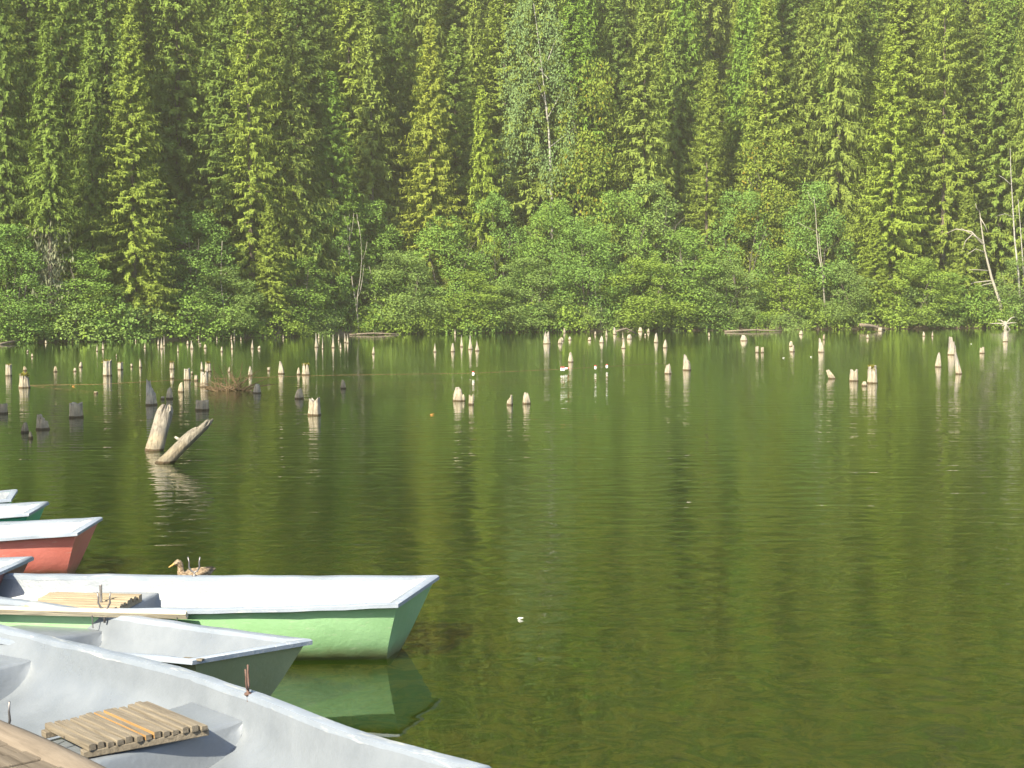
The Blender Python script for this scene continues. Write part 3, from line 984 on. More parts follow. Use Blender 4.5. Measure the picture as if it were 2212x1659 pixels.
def tuft(parent, r, h, seed):
    g = np.random.default_rng(seed)
    n = 70
    a = g.uniform(0, 6.28, n)
    rr = r * 0.7 * np.sqrt(g.uniform(0, 1, n))
    p = np.stack([np.cos(a) * rr, np.sin(a) * rr, np.full(n, h * 0.86)], 1)
    v_, f_ = kites(p, g.normal(0, .7, (n, 3)) + [0, 0, .8], g.normal(size=(n, 3)), g.uniform(.06, .14, n) * min(1.6, r / .12), g.uniform(.02, .05, n) * min(1.6, r / .12))
    o = link("moss_tuft", np_mesh("moss_tuft", v_, f_), M_LEAFY, parent)
    o.color = (0.19, 0.15, 0.04, 1)

def cA(x, y): return (x / 2.9636, 691.3 + y / 2.9636)
def cB(x, y): return (707.0 + x / 2.9636, 691.3 + y / 2.9636)
def cC(x, y): return (1465.8 + x / 2.9636, 675.6 + y / 2.9636)

PALE, GREYW, SHADE = (1.02, 1.02, 1.05), (0.80, 0.77, 0.72), (0.95, 0.92, 0.88)
farL = ("thin pale stump far out off the left part of the wooded shore", "small far stumps off the left part of the shore")
farM = ("small pale stump far out off the middle of the wooded shore", "small far stumps off the middle of the shore")
farR = ("small pale stump far out off the right part of the wooded shore", "small far stumps off the right part of the shore")
T = 't'
stumps = [
 # left third
 (cA, 2012, 612, 500, 85, 'split', PALE, "pale stump split in two down the middle, right of the leaning logs"),
 (cA, 480, 625, 530, 85, 'flat', SHADE, "broad dark flat topped stump left of the leaning logs"),
 (cA, 10, 600, 535, 60, 'flat', SHADE, "dark stump cut by the left picture edge"),
 (cA, 262, 702, 608, 80, 'step', SHADE, "dark stump with one high shoulder, lower left of the broad dark flat topped one"),
 (cA, 155, 722, 650, 45, 'round', GREYW, "brown stump left of the dark stump with one high shoulder"),
 (cA, 192, 758, 715, 30, 'point', GREYW, "tiny brown stump just below the brown one near the left picture edge"),
 (cA, 963, 545, 385, 70, 'step', PALE, "grey stump with stepped jagged top directly behind the leaning logs"),
 (cA, 1040, 508, 490, 26, 'flat', PALE, "very low tan stump beside the stepped grey stump"),
 (cA, 1083, 505, 430, 42, 'round', SHADE, "dark rounded stump right of the stepped grey stump"),
 (cA, 1157, 462, 395, 36, 'round', SHADE, "dark upright stump below the split pale pair, behind the leaning logs"),
 (cA, 1293, 578, 515, 90, 'flat', SHADE, "wide low dark stump above the right hand leaning log"),
 (cA, 150, 435, 345, 58, 'jag', PALE, "stout pale stump with a dry tuft near the left picture edge", T),
 (cA, 52, 358, 283, 36, 'flat', PALE, "pale stump with a tuft on top at the far left", T),
 (cA, 157, 325, 295, 22, 'round', GREYW, "small dull stump behind the stout tufted stump on the left"),
 (cA, 352, 332, 295, 24, 'round', GREYW, "small dim brown stump in the brownish reflection on the left"),
 (cA, 478, 330, 305, 20, 'round', PALE, "low round pale stump left of the tall square one"),
 (cA, 514, 303, 265, 20, 'round', PALE, "small stump close behind the low round one, left of the tall square one"),
 (cA, 682, 357, 258, 56, 'flat', PALE, "tall square pale stump with a mossy flat top on the left", T),
 (cA, 768, 318, 270, 34, 'flat', PALE, "stump with a brown tuft right of the tall square one", T),
 (cA, 842, 300, 280, 14, 'flat', PALE, "tiny low stump between the tufted stump and the slim pointed one on the left"),
 (cA, 898, 305, 250, 18, 'point', PALE, "slim pointed pale stump standing alone on the left"),
 (cA, 1098, 314, 268, 34, 'jag', PALE, "pale stump standing in the water behind a lower one left of the split pair", T),
 (cA, 1100, 375, 335, 26, 'round', PALE, "low pale stump in front of the tufted one left of the split pair"),
 (cA, 1195, 385, 310, 48, 'split', PALE, "split pale stump left of the brown brushwood"),
 (cA, 1253, 390, 350, 24, 'jag', PALE, "short knobbly stump between the two split pale ones"),
 (cA, 1228, 347, 328, 12, 'flat', PALE, "tiny stump behind the split pale stumps left of the brushwood"),
 (cA, 1292, 322, 268, 18, 'point', PALE, "thin pointed stump behind the large split one left of the brushwood"),
 (cA, 1328, 330, 270, 38, 'jag', PALE, "tufted stump behind the large split one left of the brushwood", T),
 (cA, 1303, 430, 325, 58, 'split', PALE, "large split grey stump just left of the brown brushwood"),
 (cA, 1465, 335, 300, 16, 'point', PALE, "small pointed stump behind the brown brushwood"),
 (cA, 1600, 358, 297, 28, 'point', PALE, "pointed pale stump first to the right of the brown brushwood"),
 (cA, 1720, 325, 303, 20, 'flat', PALE, "small low stump between the two pointed ones right of the brushwood"),
 (cA, 1800, 345, 265, 34, 'point', PALE, "tall pointed pale stump right of the brushwood"),
 (cA, 1910, 350, 305, 22, 'point', PALE, "narrow stump touching a thick tufted one right of the brushwood"),
 (cA, 1957, 352, 282, 46, 'jag', PALE, "thick pale stump with a brown tuft right of the brushwood", T),
 (cA, 1641, 470, 405, 50, 'round', PALE, "rounded pale stump standing alone below the brushwood"),
 (cA, 1910, 505, 435, 50, 'round', SHADE, "dark rounded stump above the stump split in two"),
 (cA, 2195, 440, 378, 34, 'round', GREYW, "grey rounded stump right of the dark rounded one, toward the middle"),
 (cA, 612, 472, 458, 26, 'flat', SHADE, "nearly sunken dark stump below the tall square one"),
 # centre
 (cB, 837, 520, 425, 64, 'round', PALE, "thick cracked pale stump with a thin sliver at its side in mid lake"),
 (cB, 921, 543, 478, 36, 'split', PALE, "stump with two prongs beside the thick cracked one"),
 (cB, 1169, 545, 482, 44, 'step', PALE, "short stepped stump, left of the nearest pair right of the middle"),
 (cB, 1276, 538, 460, 48, 'round', PALE, "smooth rounded stump, right of the nearest pair right of the middle"),
 (cB, 2183, 345, 280, 40, 'round', PALE, "rounded pale stump at the end of the marker rope"),
 (cB, 1559, 270, 208, 34, 'point', PALE, "bottle shaped stump right above the marker rope floats"),
 (cB, 294, 218, 172, 18, 'point', PALE, "small stump standing alone off the tall forked bare tree"),
 (cB, 1405, 152, 72, 46, 'jag', PALE, "thick jagged cluster stump near the far shore under the broad alder"),
 (cB, 917, 188, 98, 30, 'spike', PALE, "tall spiky stump, the largest of the spiky group off the middle of the shore"),
 (cB, 860, 172, 98, 20, 'spike', PALE, "slim spiky stump left of the largest one off the middle of the shore"),
 (cB, 959, 198, 133, 26, 'spike', PALE, "short spiky stump right of the largest one off the middle of the shore"),
 (cB, 804, 203, 147, 24, 'point', PALE, "blunt stump left of the spiky group off the middle of the shore"),
 (cB, 688, 205, 148, 20, 'spike', PALE, "spiky stump standing apart left of the spiky group"),
 (cB, 1490, 152, 115, 26, 'round', PALE, "low round stump in front of another, right of the thick jagged cluster"),
 (cB, 1502, 135, 110, 26, 'round', PALE, "low round stump half hidden behind another, right of the thick jagged cluster"),
 (cB, 1757, 145, 102, 30, 'point', PALE, "squat pointed stump off the pair of thin pale stems"),
 (cB, 1897, 182, 112, 24, 'spike', PALE, "tall thin pointed stump right of the squat pointed one"),
 (cB, 1935, 122, 88, 30, 'round', PALE, "domed stump close behind the tall thin pointed one"),
 (cB, 2106, 145, 83, 24, 'point', PALE, "finger shaped stump left of a small cone near the far shore"),
 (cB, 2165, 178, 125, 28, 'point', PALE, "small cone shaped stump right of the finger shaped one"),
 # right third
 (cC, 55, 368, 270, 60, 'step', PALE, "tall stepped pale stump, the biggest right of the marker rope"),
 (cC, 420, 180, 140, 44, 'round', PALE, "low domed grey stump off the brown mud bank"),
 (cC, 504, 255, 215, 22, 'flat', PALE, "left one of two equal small stumps side by side on the right"),
 (cC, 537, 255, 220, 20, 'flat', PALE, "right one of two equal small stumps side by side on the right"),
 (cC, 730, 250, 210, 34, 'step', PALE, "squat stump with a shoulder, in front of a small round one on the right"),
 (cC, 722, 215, 180, 24, 'round', PALE, "small round stump behind the squat one with a shoulder"),
 (cC, 915, 253, 165, 34, 'step', PALE, "tall slim stump with a notched top above the leaning short stump"),
 (cC, 931, 172, 135, 16, 'round', GREYW, "small grey stump behind the tall slim notched one"),
 (cC, 1127, 438, 365, 54, 'split', PALE, "cleft pale stump left of the tall cleft one on the right"),
 (cC, 1193, 470, 437, 32, 'round', PALE, "little round stump between the two cleft ones on the right"),
 (cC, 1246, 452, 340, 62, 'split', PALE, "tall thick cleft stump with a tufted top on the right", T),
 (cC, 1667, 348, 255, 38, 'point', PALE, "upright pointed stump left of the big stepped one near the right edge"),
 (cC, 1757, 270, 157, 52, 'step', PALE, "big stepped jagged stump near the right edge, behind the leaning slim one"),
 (cC, 1947, 260, 220, 30, 'split', PALE, "small two pronged stump near the right edge"),
 (cC, 2095, 185, 118, 28, 'jag', PALE, "pale stump below the driftwood root star on the right"),
 (cC, 787, 140, 113, 26, 'round', PALE, "domed stump near the far shore left of the bleached fallen trunk"),
 (cC, 1292, 118, 95, 26, 'flat', PALE, "low stump at the tip of the bleached fallen trunk"),
]
for fn, lab, lst in (
 (cA, farL, "175,205,190,12 205,235,215,14 210,145,90,22 125,148,120,12 293,150,130,14 620,200,155,12 658,188,140,14 745,235,215,8 595,130,95,8 840,130,98,8 868,140,120,8 926,180,145,12 1013,160,118,14 1033,185,115,18 1050,165,95,10 1139,205,160,12 1200,158,133,16 1226,185,130,24 1272,130,98,8 1280,158,145,14 1313,180,155,18 1388,130,105,10 1419,203,170,16 1485,185,130,18 1480,125,95,10 1500,120,55,10 1542,130,105,8 1613,185,125,20 1658,185,165,20 1813,120,92,10 2025,175,85,24 2040,120,80,10 2065,185,100,10 2132,178,95,18 2168,130,90,10 2180,180,145,14"),
 (cB, farM, "113,145,85,14 130,148,90,16 818,95,58,14 1520,83,52,18 1554,128,105,22 1680,130,108,24 1715,95,72,14 1787,103,60,18 1842,92,45,24 1892,120,75,10 2006,75,45,24 2036,100,85,12 2055,80,55,16"),
 (cC, farR, "196,150,125,12 1211,163,138,16 1572,150,120,16 1626,150,118,14")):
    for it in lst.split():
        a, b_, c_, w_ = (float(q) for q in it.split(','))
        stumps.append((fn, a, b_, c_, w_, ('spike' if (b_ - c_) > 2.2 * w_ else 'point') if (b_ - c_) > 1.4 * w_ else 'round', PALE, lab))

for i, st in enumerate(stumps):
    fn, a, b_, c_, w_, kind, col, lab = st[:8]
    P = at(*fn(a, b_), 0)
    Tp = at_depth(*fn(a, c_), P[1])
    dist = math.hypot(P[0], P[1])
    h = max(0.06, Tp[2])
    r = max(0.03, w_ / 2.9636 / FPX * dist / 2) * (0.92 if kind in ('split', 'step', 'flat') else 1.0)
    o = link("tree_stump", stump_mesh(100 + i, r, h, kind), M_STUMP)
    o.location = (P[0], P[1] + r * 0.7, 0)
    v = 0.9 + 0.2 * rnd.random()
    o.color = (col[0] * v, col[1] * v, col[2] * v, 1)
    if isinstance(lab, tuple):
        tag(o, lab[0], "stump", lab[1])
    else:
        tag(o, lab, "stump", "stumps standing in the lake")
    if len(st) > 8:
        tuft(o, r, h, i)
    if isinstance(lab, str) and 'sliver' in lab:
        m = MB()
        m.tube([(r * 1.12, -.05, -.2), (r * 1.1, -.04, h * .25), (r * 1.04, -.03, h * .46)], [.045, .04, .012], 7)
        m.build("sliver", M_STUMP, o, True)

def leaning(label, base, top, wpx, kind, col, seed, back=0.0, knob=False):
    P = at(*base, 0)
    Q = at_depth(*top, P[1] + back)
    dist = math.hypot(P[0], P[1])
    h = Q[2]
    lean = ((Q[0] - P[0]) / h, back / h)
    r = wpx / FPX * dist / 2
    o = link("leaning_log", stump_mesh(seed, r, h, kind, lean), M_STUMP)
    o.location = (P[0], P[1] + r * .6, 0)
    o.color = tuple(col) + (1,)
    tag(o, label, "log", None)
    if knob:
        m = MB()
        p = Vector((lean[0] * h * .52 - r * .9, lean[1] * h * .52 - r * .3, h * .56))
        m.tube([p + Vector((r * .5, r * .3, -.04)), p, p + Vector((-.05, -.02, .035))], [.03, .025, .018], 6)
        m.build("branch_stub", M_PALEBARK, o, True)
    return o
leaning("thick grey log slanting from the water, the steeper of the leaning pair", (331, 974), (359, 872), 37, 'log', (0.78, .77, .77), 501, 0.25)
leaning("ragged grey log leaning far over, the flatter of the leaning pair", (352, 1001), (446, 908), 37, 'torn', (0.66, .65, .63), 507, 0.2, True)
leaning("short pale stump leaning left on the right side of the lake", cC(985, 423), cC(952, 360), 13, 'round', PALE, 503)
leaning("slim pale stump leaning left in front of the big stepped one near the right edge", cC(1798, 393), cC(1778, 255), 12.5, 'point', PALE, 504)

# brushwood lying in the water
P = at(*cA(1475, 452), 0)
o = empty("brushwood", (P[0], P[1], 0))
tag(o, "brown tangle of dead brushwood sticking out of the water among the stumps on the left", "brushwood")
g = random.Random(4)
m = MB()
for k in range(75):
    a = g.uniform(-0.5, 3.6)
    l_ = g.uniform(.4, 1.0)
    p0 = Vector((g.uniform(-.35, .35), g.uniform(-.3, .3), -.05))
    p1 = p0 + Vector((math.cos(a) * l_ * .5, g.uniform(-.2, .2), l_ * .45 * abs(math.sin(a)) + .08))
    p2 = p1 + Vector((math.cos(a) * l_ * .45 + g.uniform(-.15, .15), g.uniform(-.2, .2), l_ * .4 * abs(math.sin(a))))
    m.tube([p0, p1, p2], [.014, .010, .004], 4, cap=False)
m.build("twigs", M_TWIG, o, True)
m = MB()
m.tube([(-.35, 0, -.05), (0, -.1, .07), (.4, 0, .02)], [.05, .06, .03], 7)
m.build("branch", M_TWIG, o, True)

# marker rope with red and white floats, strung low over the water
rp = [at(*cA(60, 420), -0.03), at(*cA(630, 412), 0.12), at(*cA(1150, 383), 0.14), at(*cB(60, 353), 0.13), at(*cB(935, 341), 0.15), at(*cB(1515, 314), 0.20), at(*cB(1790, 298), 0.20), at(*cB(2160, 276), 0.15)]
o = empty("marker_rope", (rp[4][0], rp[4][1], 0))
tag(o, "thin orange marker rope strung across the lake just above the water", "rope")
base = np.array([rp[4][0], rp[4][1], 0])
m = MB()
m.tube([p - base for p in rp], 0.005, 5)
m.build("rope", M_ROPE, o, True)
for (px, py), lab in ((cB(935, 345), "red and white float hanging alone on the marker rope in the middle"), (cB(1500, 315), "left one of three red and white floats side by side on the marker rope"),
                      (cB(1515, 315), "middle one of three red and white floats side by side on the marker rope"), (cB(1530, 311), "right one of three floats side by side, lying flat on the marker rope"),
                      (cB(1717, 305), "slim red and white float on the marker rope between the three and the last one"), (cB(1790, 298), "last red and white float at the right of the marker rope")):
    P = at(px, py, 0.14)
    f_ = empty("rope_float", tuple(P))
    tag(f_, lab, "float", "floats on the marker rope")
    for nm, mt, z0, z1 in (("white_half", M_WHITE, -0.06, 0.045), ("red_cap", M_REDP, 0.046, 0.085)):
        m = MB()
        m.tube([(0, 0, z0), (0, 0, z0 + (z1 - z0) * .15), (0, 0, z1 - (z1 - z0) * .15), (0, 0, z1)], [.025, .04, .04, .026], 12)
        q = m.build(nm, mt, f_, True)
        if "lying flat" in lab:
            q.rotation_euler = (0, R(80), 0)
# small things floating
for pt, lab, mt in ((cB(670, 607), "single orange leaf floating in the middle of the lake", M_ORANGE), (cC(672, 290), "white feather floating right of two equal small stumps", M_WHITE), (cC(848, 283), "white feather floating left of the tall slim notched stump", M_WHITE),
                    (cC(1873, 200), "white feather floating right of the big stepped stump", M_WHITE), ((1124, 1338), "white feather floating on the near water right of the green boat", M_WHITE), (cA(470, 425), "pinkish leaf floating left of the sunken dark stump", M_ORANGE)):
    P = at(*pt, 0.0)
    s = 0.05 if P[1] > 15 else 0.025
    m = MB()
    m.add([(-s, 0, .006), (-s * .3, -s * .4, .02), (s, 0, s * .55), (-s * .2, s * .4, .014), (-s * .3, -s * .35, .001), (s * .9, 0, s * .4), (-s * .2, s * .35, .001)],
          [(0, 1, 2, 3), (0, 3, 6), (0, 6, 4), (0, 4, 1), (1, 4, 5, 2), (3, 2, 5, 6), (4, 6, 5)])
    o = m.build("floating_leaf" if mt is M_ORANGE else "floating_feather", mt)
    o.location = (P[0], P[1], 0.0)
    tag(o, lab, "leaf" if mt is M_ORANGE else "feather")

# ------------------------------------------------------------------ rowing boats
WT, WM, ZT, ZM, AB, EB, LB = 0.48, 0.62, 0.43, 0.39, 2.27, 2.06, 5.3
BULGE = []
def kk(s): return np.clip(1 - s / AB, 0, 9) ** EB + np.clip((s - (LB - AB)) / AB, 0, 9) ** EB
def half_w(s):
    w = WM - (WM - WT) * kk(s)
    for a, c, sg in BULGE:
        w = w + a * np.exp(-((s - c) / sg) ** 2)
    return w
def rim_z(s): return ZM + (ZT - ZM) * kk(s)
NV = 12
def section(s, inset, zbot, n=NV):
    """Half a cross-section from keel to rim: (y, z, rake) arrays."""
    v = np.linspace(0, 1, n)
    e = np.clip(kk(s), 0, 1)
    c = 0.84 - 0.40 * e
    w = half_w(s) - 0.045 - inset
    y = w * (c + (1 - c) * v) * (1 - (1 - v) ** 5.0) ** 0.5
    zt = rim_z(s) - 0.012
    z = zbot + (zt - zbot) * v
    rk = 0.20 * (1 - v) * e
    return y, z, rk

def boat_shell(inset, zbot, s0, s1, ns=34, capped=True):
    S = np.linspace(s0, s1, ns)
    V, F = [], []
    for s in S:
        y, z, rk = section(s, inset, zbot)
        sg = 1 if s < LB / 2 else -1
        x = -s - sg * rk
        ring = [(x[j], -y[j], z[j]) for j in range(NV - 1, 0, -1)] + [(x[0], 0, z[0])] + [(x[j], y[j], z[j]) for j in range(1, NV)]
        V += ring
    k = 2 * NV - 1
    for i in range(ns - 1):
        for j in range(k - 1):
            F.append((i * k + j, i * k + j + 1, (i + 1) * k + j + 1, (i + 1) * k + j))
    caps = []
    for i in (0, ns - 1):
        for j in range(NV - 1):
            a, b = i * k + j, i * k + k - 1 - j
            caps.append((a, a + 1, b - 1, b) if a + 1 != b - 1 else (a, a + 1, b))
    return V, F, caps

def rim_path(n=30):
    s = np.linspace(0.0, LB, n)
    w = half_w(s)
    z = rim_z(s)
    far = [(-a, b, c) for a, b, c in zip(s, w, z)]
    near = [(-a, -b, c) for a, b, c in zip(s, w, z)]
    return far, near

def strip(pts, wid, thk, closed=True):
    """Flat lip along a closed loop; wid inward."""
    P = [Vector(p) for p in pts]
    n = len(P)
    ctr = Vector((-LB / 2, 0, 0.4))
    V, F = [], []
    for i in range(n):
        a, b = P[(i - 1) % n], P[(i + 1) % n]
        t = (b - a)
        nrm = Vector((-t.y, t.x, 0)).normalized()
        if nrm.dot(Vector((ctr.x - P[i].x, ctr.y - P[i].y, 0))) < 0:
            nrm = -nrm
        o = P[i]
        q = P[i] + nrm * wid
        V += [o + Vector((0, 0, -thk)), o + Vector((0, 0, -thk * .1)), o + nrm * wid * .25 + Vector((0, 0, thk * .25)), q + Vector((0, 0, 0)), q + Vector((0, 0, -thk * 1.3))]
    for i in range(n):
        j = (i + 1) % n
        for k in range(4):
            F.append((i * 5 + k, j * 5 + k, j * 5 + k + 1, i * 5 + k + 1))
        F.append((i * 5 + 4, j * 5 + 4, j * 5, i * 5))
    return V, F

def bench_mesh(s0, s1, ztop, inset, slope=0.045, sk=None):
    """Moulded cross bench between s0 and s1, following the hull sides."""
    def hw(s, z):
        y, zz, rk = section(s, inset, 0.035)
        return float(np.interp(z, zz, y)) + 0.012
    def floor(s, y):
        yy, zz, rk = section(s, inset, 0.035)
        return np.interp(np.abs(y), yy, zz)
    prof = [(s0 - slope, 1.0), (s0 - slope * .4, 0.5), (s0 - 0.012, 0.12), (s0, 0.035), (s0 + 0.022, 0), (s1 - 0.022, 0), (s1, 0.035), (s1 + 0.012, 0.12), (s1 + slope * .4, 0.5), (s1 + slope, 1.0)]
    m = 17
    V, F = [], []
    for s, q in prof:
        y = hw(s, ztop) * np.linspace(-1, 1, m)
        fl = np.minimum(floor(s, y) - 0.004, ztop)
        V += [(-s, a, ztop * (1 - q) + b * q) for a, b in zip(y, fl)]
    for i in range(len(prof) - 1):
        for j in range(m - 1):
            F.append((i * m + j, i * m + j + 1, (i + 1) * m + j + 1, (i + 1) * m + j))
    me = bpy.data.meshes.new("bench")
    me.from_pydata(sk(V) if sk else V, [], F)
    me.polygons.foreach_set("use_smooth", [True] * len(F))
    me.update()
    me.set_sharp_from_angle(angle=R(40))
    return me

def slat_seat(parent, quad, mats, n=12, zthk=0.028, brd=True):
    """Loose wooden seat: slats along quad[0]->quad[1] edge direction; quad in the boat's own frame (a,b,c,d); a-b is one end, d-c the other."""
    a, b, c, d = (Vector(q) for q in quad)
    g = random.Random(n)
    m = MB()
    for k in range(n):
        f = (k + .5) / n
        p, q = a.lerp(b, f), d.lerp(c, f)
        ex = (q - p).normalized()
        p = p - ex * g.uniform(-.02, .02)
        q = q + ex * g.uniform(-.012, .015)
        w = (b - a).length / n * g.uniform(.70, .86) * abs(ex.cross((b - a).normalized()).length)
        t = zthk * g.uniform(.75, 1.15)
        ctr = (p + q) / 2
        ang = math.atan2(ex.y, ex.x)
        Lx = (q - p).length
        fresh = k in (6, 7) and len(mats) > 1
        # slat with a rounded upper side
        prof = [(-.5, 0), (-.49, .78), (-.42, 1), (.42, 1), (.49, .78), (.5, 0)] if not fresh else [(-.5, 0), (-.5, 1), (-.48, 1.0), (.48, 1.0), (.5, 1), (.5, 0)]
        V = []
        for e in (-1, 1):
            for (u, z) in prof:
                V.append(ctr + Vector((math.cos(ang) * e * Lx / 2 - math.sin(ang) * u * w, math.sin(ang) * e * Lx / 2 + math.cos(ang) * u * w, z * t + .002 + g.uniform(0, .0015))))
        F = [(i, (i + 1) % 6, 6 + (i + 1) % 6, 6 + i) for i in range(6)] + [(5, 4, 3, 2, 1, 0), (6, 7, 8, 9, 10, 11)]
        m.add(V, F, 0)
        if fresh:
            m.m[-8] = 1
            m.m[-7] = 1 if k == 6 else 0
    o = m.build("slatted_seat", mats, parent)
    if brd:
        m = MB()
        for (p, q) in ((a.lerp(d, .06), b.lerp(c, .06)), (a.lerp(d, .94), b.lerp(c, .94))):
            ctr = (p + q) / 2
            ang = math.atan2((q - p).y, (q - p).x)
            m.box(ctr + Vector((0, 0, -.0165)), ((q - p).length + .03, .06, .034), ang)
        m.build("batten", mats[0], o, bevel=.004)
    return o

def rowlock(parent, loc, rz, mat, s=1.0, closed=True):
    m = MB()
    pts = [(-.045, 0, .13), (-.038, 0, .09), (-.04, 0, .055), (-.022, 0, .022), (0, 0, .012), (.022, 0, .022), (.04, 0, .055), (.038, 0, .09), (.045, 0, .13)]
    m.tube([(x * s, y, z * s + .02) for x, y, z in pts], [.005, .0055, .0065, .007, .0075, .007, .0065, .0055, .005], 8)
    m.tube([(0, 0, -.06), (0, 0, .03)], .008, 8)
    m.tube([(0, 0, .002), (0, 0, .012)], .02, 10)
    o = m.build("rowlock", mat, parent, True)
    o.location = loc
    o.rotation_euler = (0, 0, rz)
    return o

def make_boat(label, cx, cy, hd, roll, skew, trim, hull_mat, liner=True, benches=(), bulge=(), size=1.0, lift=0.0):
    BULGE[:] = list(bulge)
    root = empty("rowing_boat", (cx, cy, 0), R(hd))
    root.rotation_euler = (roll, 0, R(hd))
    root.scale = (size,) * 3
    root.location.z = lift
    tag(root, label, "boat", "rowing boats moored side by side")
    def sk(V):
        out = []
        for v in V:
            s = -v[0]
            f = max(0.0, 1 - s / AB)
            hw = max(.2, float(half_w(np.clip(s, 0, LB))))
            out.append((v[0] + skew * f * v[1] / hw * 1.0, v[1], v[2] - trim * (s - AB)))
        return out
    V, F, caps = boat_shell(0.0, -0.11 - lift, 0.02, LB - 0.02)
    m = MB(); m.add(sk(V), F + caps)
    h = m.build("hull", hull_mat, root, True)
    h.data.set_sharp_from_angle(angle=R(35))
    V, F, caps = boat_shell(0.014, 0.035, 0.06, LB - 0.06)
    m = MB(); m.add(sk(V), F + caps)
    li = m.build("liner", M_GREY, root, True)
    li.data.set_sharp_from_angle(angle=R(50))
    far, near = rim_path()
    loop = far + near[::-1]
    # a wavy, dented lip
    g = random.Random(int(cx * 1000))
    loop = [(x, y + g.uniform(-.003, .003), z + g.uniform(-.004, .003)) for x, y, z in loop]
    V, F = strip(sk(loop), 0.066, 0.026)
    m = MB(); m.add(V, F)
    r = m.build("gunwale", M_RIM, root, True)
    r.data.set_sharp_from_angle(angle=R(50))
    for (s0, s1, zt) in benches:
        bo = link("bench", bench_mesh(s0, s1, zt, 0.014, sk=sk), M_GREY, root)
    return root

def local(root_args, P):
    """A world point in a boat's own frame (roll ignored)."""
    cx, cy, hd = root_args
    c_, s_ = math.cos(R(hd)), math.sin(R(hd))
    dx, dy = P[0] - cx, P[1] - cy
    k, l_ = (NEAR_SIZE, NEAR_LIFT) if root_args is B_NEAR else (1.0, 0.0)
    return Vector((dx * c_ + dy * s_, -dx * s_ + dy * c_, P[2] - l_)) / k

B_NEAR = (-0.375, 5.53, -47.8)
NEAR_SIZE, NEAR_LIFT = 0.935, 0.159
B_TWO = (-1.518, 8.754, -33.6)
B_GREEN = (-0.65, 10.539, -8.9)
b1 = make_boat("nearest grey boat with a slatted wooden seat, moored along the dock edge", *B_NEAR, 0.045, -0.034, 0.032, M_OLIVE, True, ((2.11, 2.66, 0.255), (4.42, 4.9, 0.27)), ((.07, 3.0, 1.0), (-.06, .9, .6)), NEAR_SIZE, NEAR_LIFT)
b2 = make_boat("grey boat with a shaded olive stern between the nearest boat and the light green one", *B_TWO, -0.067, 0.024, 0.005, M_OLIVE, True, ((1.9, 2.5, 0.275), (4.3, 4.8, 0.28)), ((-.08, 4.0, 1.2),))
b3 = make_boat("light green boat with a pale plank along its side, duck behind it", *B_GREEN, 0.015, 0.041, 0.013, M_GREEN, True, ((2.14, 2.62, 0.275), (4.4, 4.9, 0.28)))
b4 = make_boat("red boat with a grey inside beyond the light green boat", -3.824, 13.738, 4.6, -0.004, 0.021, 0.012, M_RED, True, ((2.0, 2.6, 0.275),))
b5 = make_boat("boat with only its pale stern tip in view, in front of the red boat", -3.869, 11.80, 2.6, -0.042, 0.006, 0, M_BROWN, True, ((2.0, 2.6, 0.275),))
b6 = make_boat("teal green boat just beyond the red boat", -4.699, 15.074, 6.6, -0.01, 0.008, 0.004, M_TEAL, True, ((2.0, 2.6, 0.275),))
b7 = make_boat("farthest boat at the left picture edge, showing a pale stern", -5.314, 16.21, 14.3, -0.017, 0.002, 0, M_TEAL, True, ((2.0, 2.6, 0.275),))

BULGE[:] = []
# slatted seats
zq = 0.440
q = [local(B_NEAR, at(x, y, zq)) for x, y in ((99, 1569), (326, 1527), (455, 1580), (194, 1616))]
slat_seat(b1, q, [M_SEAT, M_FRESH], 13)
zq = 0.305
q = [local(B_GREEN, at(x, y, zq)) for x, y in ((112, 1316), (215, 1284), (316, 1287), (278, 1310))]
slat_seat(b3, [Vector((-2.80, -.34, zq)), Vector((-2.80, .22, zq)), Vector((-2.12, .22, zq)), Vector((-2.12, -.34, zq))], [M_BLEACH], 10)
# rowlocks
def on_rim(s, side, dz=0.0):
    return (-s, side * (float(half_w(s)) - 0.03), float(rim_z(s)) + dz)
rowlock(b3, on_rim(1.86, 1), R(8), M_IRON)
rowlock(b3, (-2.04, -float(half_w(2.04)) - .012, float(rim_z(2.04)) - .02), R(8), M_IRON)
rowlock(b1, on_rim(2.09, 1), R(140), M_RUST)
P = local(B_NEAR, at(86, 1580, 0.50))
rowlock(b1, (P[0], -float(half_w(-P[0])) + .02, float(rim_z(-P[0])) + .01), R(10), M_IRON, 1.25)
# plank along the side of the green boat, and the iron rod on its seat
m = MB()
m.box((-2.16, -.645, .380), (1.42, .032, .055), R(0.3), R(38))
pl = m.build("side_plank", M_PLANK, b3, bevel=.004)
m = MB()
for s in (1.52, 1.85, 2.12):
    m.tube([(-s, -.65, .365), (-s + .004, -.648, .275)], .004, 5)
m.build("nail", M_IRON, pl)
m = MB()
m.box((-2.30, -.10, .385), (.02, .012, .15), 0)
m.build("iron_rod", M_IRON, b3, bevel=.004)
# wooden side strip glimpsed on the second boat's stern corner
m = MB()
P = local(B_TWO, at(412, 1443, .43))
m.box((P[0] - .03, P[1] + .02, .438), (.12, .04, .012), R(20))
m.build("wood_patch", M_SEAT, b2, bevel=.003)

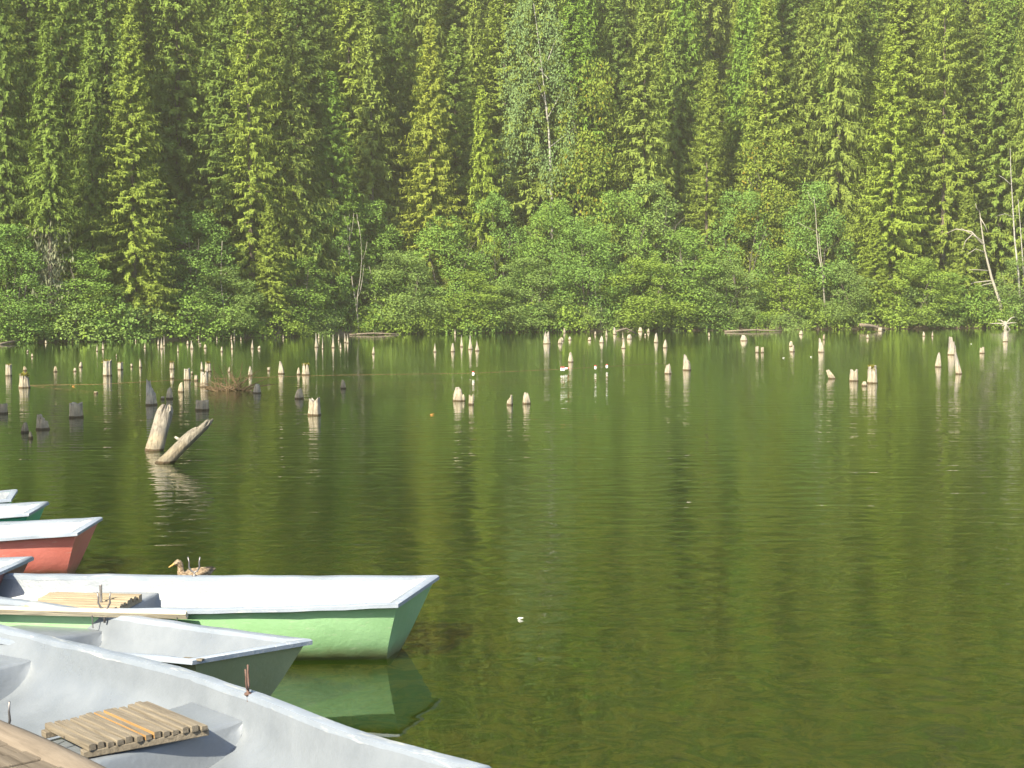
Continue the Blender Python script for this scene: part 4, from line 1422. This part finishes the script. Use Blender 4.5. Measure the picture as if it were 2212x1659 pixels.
# ------------------------------------------------------------------ dock
A = at(0, 1546, 0.66)
B_ = at(250, 1657, 0.66)
dd = Vector((B_[0] - A[0], B_[1] - A[1], 0)).normalized()
nn = Vector((-dd.y, dd.x, 0))                # toward the boats
rot = math.atan2(dd.y, dd.x)
dock = empty("dock", (A[0], A[1], 0), rot)
tag(dock, "weathered plank dock with a rounded edge beam beside the nearest boat", "dock")
m = MB()
g = random.Random(2)
s = -3.6
while s < 6.6:
    w = g.uniform(.14, .19)
    m.box((s + w / 2, -2.15, .615 + g.uniform(-.004, .004)), (w - .008, 4.1, .04), g.uniform(-.004, .004), g.uniform(-.002, .002), 0)
    s += w
dk = m.build("decking", M_DECK, dock, bevel=.006)
# planks run across, so the grain does too
m = MB()
pts = [(x, -.068 + .005 * math.sin(x * 2.1), .602 + .005 * math.sin(x * 3.3)) for x in np.linspace(-3.6, 6.6, 40)]
m.tube(pts, [.068 + .003 * math.sin(3.1 * p[0]) for p in pts], 14)
bm_ = m.build("edge_beam", M_BEAM, dock, True)
for x in (-3.2, -1.2, 0.9, 3.0, 5.2):
    for y in (-.25, -3.9):
        m = MB()
        m.tube([(x, y, -1.4), (x, y, .2), (x, y, .59)], [.09, .085, .08], 10)
        m.build("post", M_BEAM, dock, True)

# ------------------------------------------------------------------ duck
def duck():
    P = at(418, 1255, 0)
    o = empty("mallard_duck", (P[0], P[1], 0))
    yaw = R(180 + 38)
    o.scale = (.9, .9, .9)
    # spine: tail to bill, x forward; each ring: centre x, z, half width, half height, tilt of the ring
    ring = [(-.245, .098, .004, .003, 0), (-.215, .090, .026, .010, 0), (-.17, .070, .055, .030, 0), (-.11, .052, .080, .055, 0), (-.04, .042, .092, .070, 0), (.03, .040, .092, .074, 0.05),
            (.09, .046, .078, .070, .3), (.125, .072, .055, .052, .8), (.135, .105, .036, .036, 1.25), (.134, .140, .029, .030, 1.4), (.138, .170, .027, .032, 1.1), (.150, .193, .028, .034, .7), (.172, .203, .026, .029, .15),
            (.192, .197, .020, .021, -.15), (.204, .190, .014, .013, -.3), (.222, .181, .013, .008, -.35), (.245, .171, .014, .006, -.35), (.258, .165, .010, .004, -.35), (.262, .163, .002, .002, -.35)]
    n = 14
    V, F, MI = [], [], []
    for (x, z, w, h, ti) in ring:
        for k in range(n):
            a = 2 * math.pi * k / n
            yy, hz = w * math.cos(a), h * math.sin(a)
            V.append((x - math.sin(ti) * hz, yy, z + math.cos(ti) * hz))
    for i in range(len(ring) - 1):
        for k in range(n):
            F.append((i * n + k, i * n + (k + 1) % n, (i + 1) * n + (k + 1) % n, (i + 1) * n + k))
            MI.append(1 if i >= 14 else 0)
    F.append(tuple(range(n - 1, -1, -1))); MI.append(0)
    F.append(tuple((len(ring) - 1) * n + k for k in range(n))); MI.append(1)
    me = bpy.data.meshes.new("body")
    me.from_pydata(V, [], F)
    me.polygons.foreach_set("material_index", MI)
    me.polygons.foreach_set("use_smooth", [True] * len(F))
    me.update()
    t = NT("mottled_brown_feathers")
    f1 = t.noise(t.coords((1, 2, 2)), 38, 4, 0.6)
    c = t.ramp(f1, [(0.32, (0.05, 0.033, 0.021)), (0.50, (0.19, 0.135, 0.085)), (0.68, (0.37, 0.29, 0.20))])
    fm = t.principled(c, 0.8, t.bump(f1, .004), 0.2)
    bo = link("body", me, [fm, plain("duck_bill", (0.34, 0.19, 0.05), .45)], o)
    bo.rotation_euler = (0, 0, yaw)
    for sd in (-1, 1):
        m = MB()
        m.add([(.06, sd * .088, .075), (.02, sd * .075, .112), (-.10, sd * .055, .118), (-.225, sd * .022, .118), (-.13, sd * .075, .075), (-.03, sd * .097, .05),
               (.05, sd * .070, .072), (.02, sd * .060, .098), (-.10, sd * .040, .100), (-.22, sd * .018, .110), (-.13, sd * .060, .065), (-.03, sd * .080, .045)],
              [(0, 1, 5), (1, 2, 4, 5), (2, 3, 4), (6, 11, 7), (7, 11, 10, 8), (8, 10, 9), (0, 6, 7, 1), (1, 7, 8, 2), (2, 8, 9, 3), (3, 9, 10, 4), (4, 10, 11, 5), (5, 11, 6, 0)])
        w = m.build("wing", fm, o, True)
        w.rotation_euler = (0, 0, yaw)
        m = MB()
        ex = [(.170 + .006 * math.cos(a), sd * .0265, .207 + .006 * math.sin(a)) for a in np.linspace(0, 6.28, 9)[:-1]]
        m.add([(.170, sd * .0295, .207)] + ex, [(0, 1 + k, 1 + (k + 1) % 8) for k in range(8)])
        e = m.build("eye", M_IRON, o)
        e.rotation_euler = (0, 0, yaw)
    tag(o, "brown mallard duck swimming behind the rim of the light green boat", "duck")
duck()

# ------------------------------------------------------------------ thin haze volume, added to lift the dark tones like lens veil
m = MB()
x0, x1, y0, y1, z0, z1 = -306, 306, -106, 338, -7.5, 205
m.add([(x0, y0, z0), (x1, y0, z0), (x1, y1, z0), (x0, y1, z0), (x0, y0, z1), (x1, y0, z1), (x1, y1, z1), (x0, y1, z1)],
      [(3, 2, 1, 0), (4, 5, 6, 7), (0, 1, 5, 4), (1, 2, 6, 5), (2, 3, 7, 6), (3, 0, 4, 7)])
t = NT("veil_haze")
pv = t.n("VolumePrincipled")
pv.inputs["Color"].default_value = (1.0, 0.97, 0.72, 1)
pv.inputs["Density"].default_value = 0.0005
pv.inputs["Anisotropy"].default_value = 0.2
t.l(pv.outputs[0], t.out.inputs["Volume"])
tag(m.build("haze", t.m), kind='stuff')
